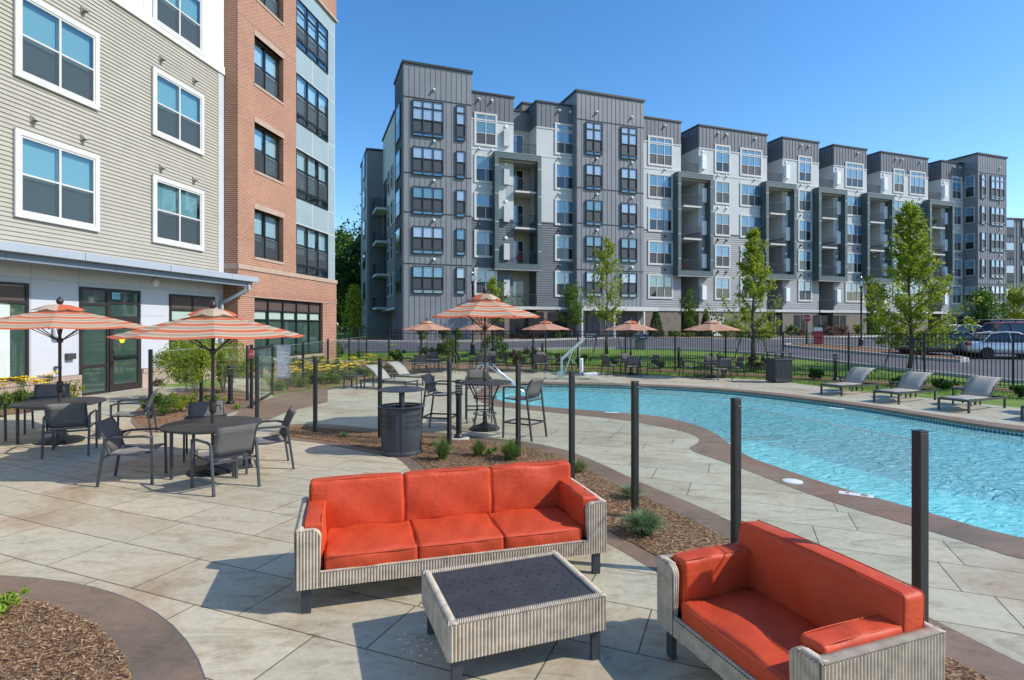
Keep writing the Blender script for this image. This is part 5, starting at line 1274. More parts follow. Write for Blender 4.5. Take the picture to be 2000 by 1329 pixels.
# ---------------------------------------------------------------- bollard lights
def bollard(px, py, label, hgt=1.03, r=.06, top=0, xy=None, pad=False):
    p = P(px, py) if xy is None else Vector((xy[0], xy[1], G(*xy)))
    t = thing('bollard_light', label, 'bollard', p, 0, 'bollard lights'); cap = hgt
    MB().lathe([(r * 1.7, 0), (r * 1.75, .05), (r * 1.3, .09), (r, .11), (r, hgt - .3), (r * 1.3, hgt - .28), (r * 1.3, hgt - .26)], 20).build('post', 'metal_black', t, smooth=True, angle=35)
    for z in (hgt - .22, hgt - .17, hgt - .12): MB().lathe([(r * .5, z), (r * 1.5, z - .015), (r * 1.5, z - .005), (r * .5, z + .012)], 20).build('louvre', 'metal_black', t)
    MB().lathe([(r * .55, hgt - .27), (r * .55, hgt - .06)], 12).build('lens', 'lamp_lens', t)
    MB().lathe([(r * 1.5, hgt - .07), (r * 1.45, hgt - .04), (r * 1.0, hgt - .01), (.0, hgt)], 20).build('cap', 'metal_black', t, smooth=True)
    for k in range(4): a = R(45 + 90 * k); MB().tube([(r * 1.25 * math.cos(a), r * 1.25 * math.sin(a), hgt - .27), (r * 1.25 * math.cos(a), r * 1.25 * math.sin(a), hgt - .05)], .006, 5).build('cage_rod', 'metal_black', t)
    if pad: MB().lathe([(.2, -.02), (.2, .03)], 28).build('concrete_pad', 'concrete_pad', t)
    return t
bollard(896, 858, 'black bollard light on a concrete pad, between the bin and bar table', 1.13, .055, pad=True)
bollard(450, 790, 'black bollard light in the small shrub bed, by the glass gate')
bollard(1326, 719, 'thin black bollard light between the two rightmost far umbrellas, by the fence')
bollard(1632, 744, 'black bollard light in front of the black fence, left of the right-hand loungers')
bollard(821, 704, 'small black bollard light behind the far table on the left', xy=(-4.9, 30.0)); bollard(1056, 704, 'small black bollard light on the lawn strip, left of the pool lift', xy=(1.7, 31.5))

# ---------------------------------------------------------------- pool lift and handrail
p = P(1094, 741); pl = thing('pool_lift', 'white and steel pool lift with a seat hanging over the far deck', 'pool lift', (p.x, p.y, 0))
def zz_(px, py, y): return Vector(((px - CX) / F * y, y, H + (HY - py) / F * y))
Y = p.y
def q(px, py, dy=0): v = zz_(px, py, Y + dy); return (v.x - p.x, v.y - p.y, v.z)
MB().box(-.12, .12, -.14, .14, 0, .32).build('base_box', 'steel', pl, bevel=.01)
MB().bar(q(1097, 735), q(1097, 697), .09, .09).build('mast', 'steel', pl)
MB().bar(q(1097, 700, -.05), q(1142, 660, -.05), .05, .07).build('arm', 'steel', pl); MB().bar(q(1098, 703, .07), q(1141, 664, .07), .05, .06).build('arm', 'steel', pl)
MB().bar(q(1103, 729), q(1118, 686), .04, .04).build('actuator', 'steel', pl); MB().tube([q(1107, 695), q(1127, 714)], .012).build('cable_tube', 'steel', pl)
MB().tube([q(1132, 672), q(1132, 704), q(1133, 730), q(1137, 741)], .018).build('hanger', 'steel', pl)
cushion('seat_back', .42, .55, .1, (q(1136, 714)[0], 0, q(1136, 714)[2]), pl, (R(90), 0, R(80)), .012, 3, 'white_plastic', 10, 10, 8)
cushion('seat_pan', .52, .42, .09, (q(1153, 731)[0], 0, q(1153, 731)[2]), pl, (0, R(-4), 0), .012, 4, 'white_plastic', 10, 10, 8)
MB().bar(q(1156, 733), q(1182, 744), .035, .03).build('foot_rest', 'white_plastic', pl)
hr = thing('handrail', 'curved steel handrail going down into the shallow end of the pool', 'handrail')
for dy in (0, .6):
    y = 17.3 + dy
    MB().tube([(-1.1 + dy * .25, y, -.02), (-1.12 + dy * .25, y, .7), (-1.05 + dy * .25, y, .9), (-.9 + dy * .25, y, .97), (-.75 + dy * .25, y, .93), (-.4, y, .68), (.2, y, .22), (.75, y - .02, -.2)], .024, 8).build('rail', 'steel', hr, smooth=True)
# depth marker and skimmer lid on the coping
p = P(1672, 968)
dm = thing('depth_marker', 'white depth tile reading 4 with a no diving mark, set in the near coping', 'depth marker', (p.x, p.y, .006), R(-33))
MB().box(-.19, .19, -.07, .07, 0, .004).build('tile', 'sign_white', dm)
text('4', .12, 'metal_black', (-.1, 0, .0045), dm, (0, 0, 0), .0008, 'numeral')
rg = MB(); rg.tube([(.09 + .038 * math.cos(2 * math.pi * k / 24), .038 * math.sin(2 * math.pi * k / 24), .005) for k in range(25)], .004, 5, cap=False); rg.bar((.063, .027, .005), (.117, -.027, .005), .007, .003); rg.build('no_diving_mark', 'metal_black', dm)
p = P(1548, 942)
sk = tag(MB().lathe([(.13, 0), (.13, .008), (.12, .012)], 32).build('skimmer_lid', 'white_plastic', None, smooth=True, angle=40), 'round white skimmer lid set in the near pool coping', 'skimmer lid'); sk.location = (p.x, p.y, .004)
for i, (px, py, s_) in enumerate(((1195, 807, 'thin white depth tile on the near coping beside the right bar chair'), (1634, 798.5, 'white depth tile on the far pool edge in front of the first right-hand lounger'))):
    p = P(px, py); d2 = tag(MB().box(-.17, .17, -.055, .055, 0, .004).build('depth_marker', 'sign_white'), s_, 'depth marker'); d2.location = (p.x, p.y, .006); d2.rotation_euler = (0, 0, R(-12 if i == 0 else -38))
# ================================================================ FENCES, SIGNS, LAMPS, CARS
def glass_fence(name, label, pts, group=None, hs=1.52, top_bar=False, panels=True):
    """pts: ground positions of the posts"""
    t = thing(name, label, 'glass fence', (pts[0][0], pts[0][1], G(*pts[0])), 0)
    o0 = Vector((pts[0][0], pts[0][1], G(*pts[0])))
    for i, p in enumerate(pts):
        b = Vector((p[0], p[1], G(*p))) - o0
        a = Vector(pts[min(i + 1, len(pts) - 1)][:2]) - Vector(pts[max(i - 1, 0)][:2]); ang = math.atan2(a.y, a.x)
        o = MB().box(-.028, .028, -.036, .036, -.1, hs).build('post', 'metal_fence', t, bevel=.006); o.location = b; o.rotation_euler = (0, 0, ang)
        cpo = MB().box(-.03, .03, -.038, .038, hs, hs + .008).build('post_cap', 'metal_fence', o, bevel=.003)
    if panels:
        for p, q_ in zip(pts, pts[1:]):
            a = Vector((p[0], p[1], G(*p))) - o0; b = Vector((q_[0], q_[1], G(*q_))) - o0; d = (b - a).normalized() * .03
            pn = MB().bar(a + d + Vector((0, 0, .79)), b - d + Vector((0, 0, .79)), .008, hs - .16 - .02, (0, 0, 1)); pn = pn.build('glass_panel', 'fence_glass', t)
            MB().bar(a + d + Vector((0, 0, hs - .055)), b - d + Vector((0, 0, hs - .055)), .008, .005).build('panel_edge', 'glass_edge', pn)
    return t
def zp(px, ytop, h=1.52):   # depth from a post top
    return None
main = [(-5.1, 11.6), (-3.93, 11.25), (-2.52, 10.75), (-1.12, 10.05), (.10, 9.15), (.82, 7.72), (1.375, 6.3), (1.92, 4.83), (2.42, 3.34)]
main[0] = tuple(P(502, 826)[:2])
glass_fence('glass_fence', 'frameless glass pool fence with black posts through the mulch bed behind the sofa', main)
glass_fence('glass_fence', 'glass fence with black posts round the small shrub bed by the beige building', [tuple(P(294, 819)[:2]), tuple(P(393, 790)[:2]), tuple(P(483, 783)[:2])])
glass_fence('glass_fence', 'glass fence with black posts along the yellow flower bed', [tuple(P(531.5, 772)[:2]), tuple(P(592, 757)[:2]), tuple(P(640.5, 735)[:2]), tuple(P(681.7, 723)[:2]), tuple(P(716, 711)[:2])])
# gate standing open beside its post
g0 = P(491, 799); g1 = P(484, 783)
gt = thing('glass_gate', 'narrow glass gate with a red notice, beside the rules board', 'gate', g0)
MB().box(-.03, .03, -.035, .035, 0, 1.62).build('post', 'metal_fence', gt, bevel=.005)
b_ = Vector(P(531, 775)) - g0
MB().bar((0, 0, 1.5), (b_.x, b_.y, 1.5), .04, .07).build('top_rail', 'metal_fence', gt); MB().bar((0, 0, .12), (b_.x, b_.y, .12), .04, .06).build('bottom_rail', 'metal_fence', gt)
MB().bar(Vector((0, 0, .8)) + b_ * .03, Vector((0, 0, .8)) + b_ * .97, .008, 1.3).build('glass_panel', 'fence_glass', gt)
MB().box(-.05, .06, -.05, -.04, 1.28, 1.5).build('notice', 'sign_red', gt); MB().box(-.035, .045, -.0525, -.05, 1.38, 1.395).build('notice_text', 'sign_white', gt)
# rules board
rb_ = thing('rules_sign', 'grey notice board of white small print hung on the fence post, among green plants', 'sign')
pr = P(535, 772); Y = pr.y
x0, x1 = (539.5 - CX) / F * Y, (564.5 - CX) / F * Y; za, zb = H + (HY - 739) / F * Y, H + (HY - 674) / F * Y
rb_.location = (x0, Y, za); W_, H_ = (x1 - x0), zb - za
rb_.rotation_euler = (0, 0, R(12))
MB().box(0, W_ * 1.03, 0, .02, 0, H_).build('board', 'sign_grey', rb_)
text('Pool', H_ * .055, 'sign_white', (W_ * .08, -.003, H_ * .935), rb_, align='LEFT'); text('Guidelines', H_ * .055, 'sign_white', (W_ * .08, -.003, H_ * .885), rb_, align='LEFT')
mb = MB(); rr_ = random.Random(3); z = H_ * .83; k = 0
while z > H_ * .04:
    ln = rr_.uniform(.55, .93); x = W_ * .08
    while x < W_ * ln:
        wl_ = rr_.uniform(.02, .07) * 1.0; mb.box(x, min(x + wl_, W_ * .95), -.002, 0, z, z + H_ * .011); x += wl_ + .012
    z -= H_ * (.026 if k % 4 else .036); k += 1
mb.build('small_print', 'sign_white', rb_)

# black picket fence
pts = []
for (xa, ya), (xb, yb) in zip(FENCE[1:], FENCE[2:]):
    L_ = math.dist((xa, ya), (xb, yb)); pts.append((xa, ya, L_, xb, yb))
tot = sum(p[2] for p in pts)
def along(s):
    for xa, ya, L_, xb, yb in pts:
        if s <= L_: return (xa + (xb - xa) * s / L_, ya + (yb - ya) * s / L_)
        s -= L_
    return (xb, yb)
bf = thing('picket_fence', 'tall black metal picket fence running behind the pool deck', 'fence', (0, 0, 0))
FH = 1.84; n_ = int(tot / 2.39); pk = 0
for i in range(n_ + 1):
    s = 2.39 * i; x, y = along(s); g = G(x, y)
    x2, y2 = along(min(tot, s + 2.39)); g2 = G(x2, y2)
    ang = math.atan2(y2 - y, x2 - x)
    o = MB().box(-.035, .035, -.035, .035, -.1, FH + .03).build('post', 'metal_fence', bf); o.location = (x, y, g); o.rotation_euler = (0, 0, ang)
    MB().lathe([(.05, FH + .03), (.05, FH + .045), (0, FH + .07)], 4, ph=R(45)).build('post_cap', 'metal_fence', o)
    if math.dist((x, y), (x2, y2)) < 1: continue
    mb = MB()
    for z in (.15, FH - .18, FH): mb.bar((x, y, g + z), (x2, y2, g2 + z), .03, .03)
    m_ = 22
    for k in range(1, m_):
        u = k / m_; a, b, c = x + (x2 - x) * u, y + (y2 - y) * u, g + (g2 - g) * u
        mb.box(a - .009, a + .009, b - .009, b + .009, c + .05, c + FH)
    mb.build('picket_panel', 'metal_fence', bf)

# street lamps
def lamp(px, py, ytop, label):
    p = P(px, py); h = (H + (HY - ytop) / F * p.y) - p.z
    t = thing('street_lamp', label, 'street lamp', p, 0, 'globe street lamps')
    MB().lathe([(.2, 0), (.2, .12), (.15, .2), (.13, .5), (.16, .55), (.09, .62), (.055, .8), (.05, h - .85), (.075, h - .82), (.06, h - .78), (.11, h - .70), (.12, h - .66)], 16).build('post', 'metal_black', t, smooth=True, angle=40)
    gl = MB().lathe([(.10, h - .66), (.19, h - .55), (.225, h - .42), (.2, h - .30), (.13, h - .18), (.06, h - .13)], 16, cap=False).build('globe', 'lamp_glass', t, smooth=True)
    MB().lathe([(.07, h - .14), (.08, h - .1), (.04, h - .05), (.03, h), (0, h + .02)], 12).build('globe_cap', 'steel', t, smooth=True)
    MB().lathe([(.06, h - .6), (.06, h - .3)], 10).build('lamp', 'lamp_lens', t)
    return t
lamp(923, 692, 530, 'globe street lamp behind the bar table umbrella, before the grey tower')
lamp(1682, 681, 540, 'globe street lamp on the road island, left of the largest leafy tree')

# stop sign, island sign, blue signs
p = P(1576, 676); h = H + (HY - 622) / F * p.y - p.z; r = 7.4 / F * p.y
ss = thing('stop_sign', 'red octagonal stop sign on a dark pole at the road island', 'sign', p)
MB().box(-.04, .04, -.0, .04, 0, h + r).build('pole', 'metal_black', ss)
def octo(r): return [(r / math.cos(R(22.5)) * math.cos(R(22.5 + 45 * k)), r / math.cos(R(22.5)) * math.sin(R(22.5 + 45 * k))) for k in range(8)]
a = MB().prof([(x, z + h) for x, z in octo(r)], -.012, -.0).build('plate_border', 'sign_white', ss); MB().prof([(x, z + h) for x, z in octo(r * .93)], -.016, -.0125).build('plate', 'stop_red', ss)
text('STOP', r * .85, 'sign_white', (0, -.019, h - .0), ss, ext=.002)
ss.rotation_euler = (0, 0, R(-22))
p = P(1598, 676); sc_ = p.y / F
iss = thing('island_sign', 'small dark red marker sign with a white top panel on the road island', 'sign', p, R(-20))
MB().box(-8 * sc_, 8 * sc_, -.1, .1, .1, 29 * sc_).build('body', 'sign_red', iss); MB().box(-8 * sc_, 7 * sc_, -.11, .1, 29.2 * sc_, 36 * sc_).build('top_panel', 'sign_white', iss); MB().box(-11 * sc_, 11 * sc_, -.25, .3, 0, .1).build('footing', 'metal_charcoal', iss)
p = P(1154, 676); sc_ = p.y / F
bs = thing('direction_sign', 'low blue-grey sign with two pale lines, right of the pool lift arm', 'sign', p)
MB().box(-12 * sc_, 12 * sc_, -.05, .05, 15 * sc_, 26 * sc_).build('board', 'sign_blue', bs); 
for x in (-10, 10): MB().box((x - .6) * sc_, (x + .6) * sc_, -.04, .04, 0, 15 * sc_).build('post', 'metal_black', bs)
mb = MB(); mb.box(-10 * sc_, 10 * sc_, -.056, -.05, 21.5 * sc_, 23.5 * sc_); mb.box(-10 * sc_, 3 * sc_, -.056, -.05, 17.5 * sc_, 19 * sc_); mb.build('sign_text', 'fascia_blue', bs)
p = P(1250, 683); sc_ = p.y / F
bs = thing('monument_sign', 'blue-grey pedestal sign with a round arrow emblem, on the lawn', 'sign', p)
MB().box(-8.5 * sc_, 9 * sc_, -.2, .2, 0, 20 * sc_).build('pedestal', 'far_portal', bs, bevel=.03); MB().box(-13 * sc_, 13 * sc_, -.22, .22, 20 * sc_, 31 * sc_).build('board', 'sign_blue', bs, bevel=.05)
rg = MB(); rg.tube([((-9 + 5 * math.cos(2 * math.pi * k / 24)) * sc_, -.24, (25.5 + 5 * math.sin(2 * math.pi * k / 24)) * sc_) for k in range(25)], .5 * sc_, 5, cap=False); rg.bar((-12 * sc_, -.24, 23 * sc_), (-8 * sc_, -.24, 27 * sc_), .9 * sc_, .02); rg.bar((-9 * sc_, -.24, 28 * sc_), (-6 * sc_, -.24, 26 * sc_), .9 * sc_, .02); rg.build('emblem', 'fascia_blue', bs)
mb = MB(); mb.box(-2 * sc_, 3 * sc_, -.235, -.22, 26.5 * sc_, 28.5 * sc_); mb.box(-2 * sc_, 9 * sc_, -.235, -.22, 22.5 * sc_, 24.5 * sc_); mb.build('sign_text', 'fascia_blue', bs)

# cars: lofted body along x (front +x)
def car(name, label, paint, loc, rz, suv=False, L_=4.6, w=1.82, van=False):
    t = thing('parked_car', label, 'car', loc, rz, 'cars parked beyond the fence')
    hh = 1.68 if suv else 1.43
    bel = 1.02 if suv else .93
    # stations: x, z_bottom, z_belt(top of body), half width
    if suv: st = [(-L_ / 2, .45, .95, .72), (-L_ / 2 + .15, .3, 1.05, .84), (-1.4, .25, bel + .02, .9), (0, .24, bel, .91), (1.1, .25, bel - .01, .9), (1.75, .27, .95, .87), (L_ / 2 - .15, .33, .84, .78), (L_ / 2, .45, .7, .62)]
    else: st = [(-L_ / 2, .42, .82, .7), (-L_ / 2 + .15, .28, .95, .82), (-1.4, .22, bel, .88), (0, .2, bel - .02, .9), (1.0, .22, bel - .03, .89), (1.7, .25, .84, .85), (L_ / 2 - .15, .3, .72, .76), (L_ / 2, .4, .6, .6)]
    mb = MB(); rows = []
    for x, zb, zt, hw in st:
        sec = [(-hw * .9, zb), (-hw, zb + .14), (-hw * 1.0, (zb + zt) / 2 + .05), (-hw * .93, zt - .03), (-hw * .8, zt), (0, zt + .02), (hw * .8, zt), (hw * .93, zt - .03), (hw, (zb + zt) / 2 + .05), (hw, zb + .14), (hw * .9, zb)]
        rows.append([mb.bm.verts.new((x, y, z)) for y, z in sec])
    for a, b in zip(rows, rows[1:]):
        for k in range(len(a)): k2 = (k + 1) % len(a); mb.bm.faces.new((a[k], a[k2], b[k2], b[k]))
    mb.bm.faces.new(rows[0]); mb.bm.faces.new(rows[-1][::-1])
    bd = mb.build('body', paint, t, smooth=True, angle=35); bd.modifiers.new('s', 'SUBSURF').render_levels = 1
    # cabin
    if suv: cab = [(-L_ / 2 + .12, bel - .02), (-L_ / 2 + .42, hh - .06), (-.9, hh), (.35, hh - .03), (1.3, bel - .04)]
    else: cab = [(-L_ / 2 + .75, bel - .02), (-1.05, hh - .08), (-.4, hh), (.25, hh - .03), (1.2, bel - .05)]
    mb = MB(); rows = []
    ws = [.74, .60, .60, .60, .74]
    for (x, z), hw in zip(cab, ws):
        rows.append([mb.bm.verts.new((x, -hw * (1 if z > bel + .1 else 1.05), z)), mb.bm.verts.new((x, 0, z + (.03 if z > bel + .1 else 0))), mb.bm.verts.new((x, hw * (1 if z > bel + .1 else 1.05), z))])
    lo_ = [[mb.bm.verts.new((x, s * .8, bel - .06)) for s in (-1, 1)] for (x, z) in cab]
    for i in range(len(cab) - 1):
        a, b = rows[i], rows[i + 1]
        mb.bm.faces.new((a[0], a[1], b[1], b[0])); mb.bm.faces.new((a[1], a[2], b[2], b[1]))
        mb.bm.faces.new((lo_[i][0], a[0], b[0], lo_[i + 1][0])); mb.bm.faces.new((a[2], lo_[i][1], lo_[i + 1][1], b[2]))
    mb.build('windows', 'glass_dark', t, smooth=True, angle=30)
    rf = MB(); c1, c2, c3 = cab[1], cab[2], cab[3]
    v = []
    for (x, z) in (c1, c2, c3): v.append([rf.bm.verts.new((x, s * .615, z + (.012 if s else .042))) for s in (-1, 0, 1)])
    for a, b in zip(v, v[1:]):
        for k in range(2): rf.bm.faces.new((a[k], a[k + 1], b[k + 1], b[k]))
    rf.build('roof', paint, t, smooth=True)
    pl_ = MB()
    for s in (-1, 1):
        pts_ = [(x, s * (.79 if i in (0, 4) else .615), z + .01) for i, (x, z) in enumerate(cab)]
        pl_.tube(pts_, .035, 6); pl_.bar((-.2, s * .80, bel - .03), (-.2, s * .62, hh), .07, .03, (1, 0, 0))
        if suv: pl_.bar((-1.25, s * .80, bel - .03), (-1.3, s * .62, hh - .02), .08, .03, (1, 0, 0))
    pl_.build('pillars', paint, t)
    for x in (-1.38, 1.38):
        for s in (-1, 1):
            R_ = .36 if suv else .32
            wh = MB().lathe([(R_ * .68, -.1), (R_ * .95, -.1), (R_, -.06), (R_, .06), (R_ * .95, .1), (R_ * .68, .1)], 24).build('wheel', 'tyre', t, smooth=True, angle=40); wh.rotation_euler = (R(90), 0, 0); wh.location = (x, s * .82, R_)
            rm = MB(); rm.lathe([(R_ * .1, .095), (R_ * .1, -.095)], 10); rm.lathe([(R_ * .7, -.07), (R_ * .7, .07)], 20)
            rm.build('rim', 'rim', wh)
    for s in (-1, 1):
        MB().box(L_ / 2 - .42, L_ / 2 - .1, s * .62 - .13, s * .62 + .13, .58, .74).build('headlight', 'lamp_lens', t, bevel=.05)
        MB().box(-L_ / 2 + .0, -L_ / 2 + .2, s * .64 - .14, s * .64 + .14, .72, .88).build('tail_light', 'tail_lens', t, bevel=.04)
        MB().box(.75, .95, s * .96 - .1, s * .96 + .06, bel - .02, bel + .12).build('mirror', paint, t, bevel=.03)
        MB().bar((-1.5, s * .905, bel - .12), (1.3, s * .9, bel - .14), .01, .012).build('side_moulding', 'metal_black', t)
    return t
def pcar(px, py, rz, label, paint, **k):
    p = P(px, py); return car('', label, paint, p, rz, **k)
pcar(1836, 696, R(172), 'dark grey saloon nearest the road island, tail to the left, behind the fence', 'car_grey')
pcar(1962, 700, R(-8), 'silver saloon at the right edge behind the fence', 'car_silver')
pcar(1998, 681, R(-4), 'dark red sport utility car behind the silver saloon', 'car_red', suv=True)
pcar(1888, 676, R(0), 'white saloon in the row behind the grey and silver cars', 'car_white')
pcar(1975, 669, R(0), 'black sport utility car farthest back at the right', 'car_black', suv=True, L_=4.9)
# ================================================================ PLANTS
def leaf_cloud(mb, pts, size, rnd, flat=.35, ar=.5):
    for c, s in pts:
        n = Vector((rnd.gauss(0, 1), rnd.gauss(0, 1), rnd.gauss(0, 1) + flat)).normalized(); u = n.orthogonal().normalized(); u = (Matrix.Rotation(rnd.uniform(0, 6.28), 3, n) @ u); v = n.cross(u)
        L_ = size * s * rnd.uniform(.7, 1.3); W_ = L_ * ar
        mb.face([c - u * L_ * .5, c + v * W_ * .5 - n * L_ * .08, c + u * L_ * .5, c - v * W_ * .5 - n * L_ * .08])
def limb(mb, a, b, r0, r1, rnd, wob=.08, n=5):
    a, b = Vector(a), Vector(b); L_ = (b - a).length; p = [a.lerp(b, k / n) + (Vector((rnd.uniform(-1, 1), rnd.uniform(-1, 1), rnd.uniform(-.3, .3))) * wob * L_ * (0 if k in (0,) else .5)) for k in range(n + 1)]
    mb.tube(p, [r0 + (r1 - r0) * k / n for k in range(n + 1)], 6); return p
def tree(name, label, loc, h, prof, leafm, nleaf=3000, lsize=.14, trunk=.07, clear=.18, seed=1, nb=26, clump=.32, group=None, stakes=False, up=.55, density_bottom=1.0, lean=(0, 0), gap=.0):
    """prof: list of (fraction of height, radius) describing the crown outline"""
    rnd = random.Random(seed)
    t = thing(name, label, 'tree', loc, 0, group)
    tb = MB(); top = Vector((lean[0], lean[1], h * .97)); tr = limb(tb, (0, 0, 0), top, trunk, trunk * .12, rnd, .02, 10)
    tb.build('trunk', 'bark', t, smooth=True)
    bm_ = MB(); pts = []
    def rad(f):
        for (f0, r0), (f1, r1) in zip(prof, prof[1:]):
            if f0 <= f <= f1: return r0 + (r1 - r0) * (f - f0) / (f1 - f0)
        return 0
    f0, f1 = prof[0][0], prof[-1][0]; tips = []
    for k in range(nb):
        f = f0 + (f1 - f0) * ((k + rnd.random()) / nb) ** (.85); a = k * 2.4 + rnd.uniform(-.5, .5); r = rad(f) * rnd.uniform(.45, 1.2)
        zb = max(clear * h, f * h - r * up * rnd.uniform(.8, 1.4)); base = Vector((lean[0] * zb / h, lean[1] * zb / h, zb)); tip = Vector((base.x + r * math.cos(a), base.y + r * math.sin(a), f * h))
        p = limb(bm_, base, tip, trunk * .38 * (1 - f * .6), .008, rnd, .12, 4); tips.append((p, r))
    bm_.build('limbs', 'bark', t, smooth=True)
    per = nleaf // nb
    for p, r in tips:
        if rnd.random() < gap: continue
        per_ = int(per * rnd.uniform(.35, 1.6))
        ncl = 5
        for c in range(ncl):
            u = .25 + .75 * (c + rnd.random()) / ncl; i = min(3, int(u * 4)); q = p[i].lerp(p[i + 1], u * 4 - i if u < 1 else 1); cr = clump * (.5 + .5 * r / max(x[1] for x in prof)) * rnd.uniform(.6, 1.25)
            for _ in range(per_ // ncl):
                d = Vector((rnd.gauss(0, 1), rnd.gauss(0, 1), rnd.gauss(0, .8))) * cr * .55; pts.append((q + d, 1))
    # leader leaves
    for _ in range(nleaf // 14):
        f = rnd.uniform(.6, 1.0); z = f * h; pts.append((Vector((lean[0] * f, lean[1] * f, z)) + Vector((rnd.gauss(0, 1), rnd.gauss(0, 1), rnd.gauss(0, 1))) * (rad(min(f, f1)) * .3 + .06), 1))
    lb = MB(); leaf_cloud(lb, pts, lsize, rnd)
    lb.build('crown', leafm, t)
    if stakes:
        for a in (0.3, 2.4, 4.4): MB().bar((1.0 * math.cos(a), 1.0 * math.sin(a), 0), (.55 * math.cos(a), .55 * math.sin(a), 1.5), .05, .05).build('stake', 'bark', t)
    return t
def hpx(p, ytop): return (H + (HY - ytop) / F * p.y) - p.z
def fpos(px, o=2.2):
    t = ff.t(px, o); x, y = -8.44 + .94 * t + .342 * o, 43.6 + .342 * t - .94 * o; return Vector((x, y, G(x, y)))
def tpx(px, py, ytop, wpx, name, label, leafm, prof, **k):
    p = P(px, py) if py else fpos(px); h = hpx(p, ytop); r = wpx / 2 / F * p.y
    return tree(name, label, p, h, [(a, b * r) for a, b in prof], leafm, **k)
OVAL = [(.2, .25), (.3, .8), (.45, 1.0), (.65, .8), (.85, .45), (1.0, .08)]
tpx(1471, 702, 450, 140, 'maple_tree', 'yellow-green tree with sparse lower left limbs, just right of the rightmost umbrella', 'leaf_bright', [(.16, .6), (.24, 1.1), (.38, 1.15), (.52, .85), (.7, .55), (.88, .32), (1, .06)], nleaf=7000, lsize=.17, trunk=.1, clear=.16, seed=4, nb=46, clump=.34, up=1.1, stakes=True, gap=.15)
tpx(1776, 722, 402, 170, 'maple_tree', 'largest and fullest leafy tree, in front of the parked cars', 'leaf_bright', [(.15, .8), (.24, 1.15), (.42, 1.1), (.58, .85), (.75, .6), (.9, .34), (1, .08)], nleaf=12000, lsize=.15, trunk=.1, clear=.15, seed=9, nb=70, clump=.28, up=.9, stakes=True, gap=.08)
tpx(1186, 692, 468, 92, 'young_tree', 'sparse young tree with bright open foliage in front of the second grey tower', 'leaf_bright', [(.28, .5), (.4, .9), (.6, 1.0), (.8, .85), (1, .15)], nleaf=2400, lsize=.16, trunk=.09, clear=.3, seed=12, nb=26, clump=.36, up=1.2, stakes=True)
tpx(1117, 0, 556, 62, 'small_tree', 'dark green forked small tree, left of the entrance canopy', 'leaf_mid', [(.3, .4), (.5, .8), (.75, 1.0), (1, .6)], nleaf=1800, lsize=.2, trunk=.08, clear=.25, seed=15, nb=18, clump=.45, up=1.3)
tpx(966, 664, 545, 58, 'small_tree', 'small bright tree peeping over the bar table umbrella', 'leaf_bright', [(.35, .5), (.55, 1.0), (.8, .9), (1, .5)], nleaf=1400, lsize=.2, trunk=.07, clear=.3, seed=17, nb=16, clump=.4, up=1.1)
tpx(1346, 0, 566, 25, 'columnar_tree', 'narrow upright young tree between the two conifers', 'leaf_mid', [(.25, .4), (.4, 1.0), (.65, 1.0), (.85, .8), (1, .3)], nleaf=900, lsize=.2, trunk=.05, clear=.25, seed=19, nb=14, clump=.35, up=1.3)
tpx(1705, 0, 560, 26, 'columnar_tree', 'narrow upright young tree between the right-hand street lamp and the largest tree', 'leaf_mid', [(.2, .4), (.4, 1.0), (.65, 1.0), (.85, .8), (1, .3)], nleaf=900, lsize=.24, trunk=.05, clear=.2, seed=20, nb=14, clump=.4, up=1.3)
tpx(1919, 662, 567, 58, 'small_tree', 'dark green vase-shaped small tree above the parked cars', 'leaf_mid', [(.3, .4), (.5, .95), (.75, 1.0), (1, .5)], nleaf=1700, lsize=.28, trunk=.1, clear=.25, seed=22, nb=18, clump=.6, up=1.2)
tpx(1992, 662, 560, 74, 'small_tree', 'bright green small tree cut off by the right edge', 'leaf_bright', [(.3, .5), (.5, 1.0), (.75, 1.0), (1, .5)], nleaf=1700, lsize=.28, trunk=.1, clear=.25, seed=23, nb=18, clump=.6, up=1.2)
def conifer(px, py, ytop, wpx, label, seed):
    p = fpos(px, 1.6); h = hpx(p, ytop); r = wpx / 2 / F * p.y; rnd = random.Random(seed); t = thing('conifer', label, 'conifer', p, 0, 'clipped conifers')
    MB().tube([(0, 0, 0), (0, 0, h * .9)], [.07, .01], 6).build('trunk', 'bark', t)
    pts = []
    for _ in range(2200):
        f = rnd.random() ** 1.4; rr = r * (1 - f) ** .8 * rnd.uniform(.55, 1.03) + .03; a = rnd.uniform(0, 6.28); pts.append((Vector((rr * math.cos(a), rr * math.sin(a), .12 + f * (h - .12))), 1))
    mb = MB(); leaf_cloud(mb, pts, .16, rnd, .8); mb.build('crown', 'leaf_dark', t)
conifer(1281, 655, 601, 32, 'broad dark conifer against the brown brick base, right of the entrance', 1); conifer(1378, 655, 604, 26, 'smaller dark conifer by the white garage door', 2)
for x_, w_, s_ in ((820, 7, 'first'), (862, 8, 'second'), (884, 9, 'third')):
    pass
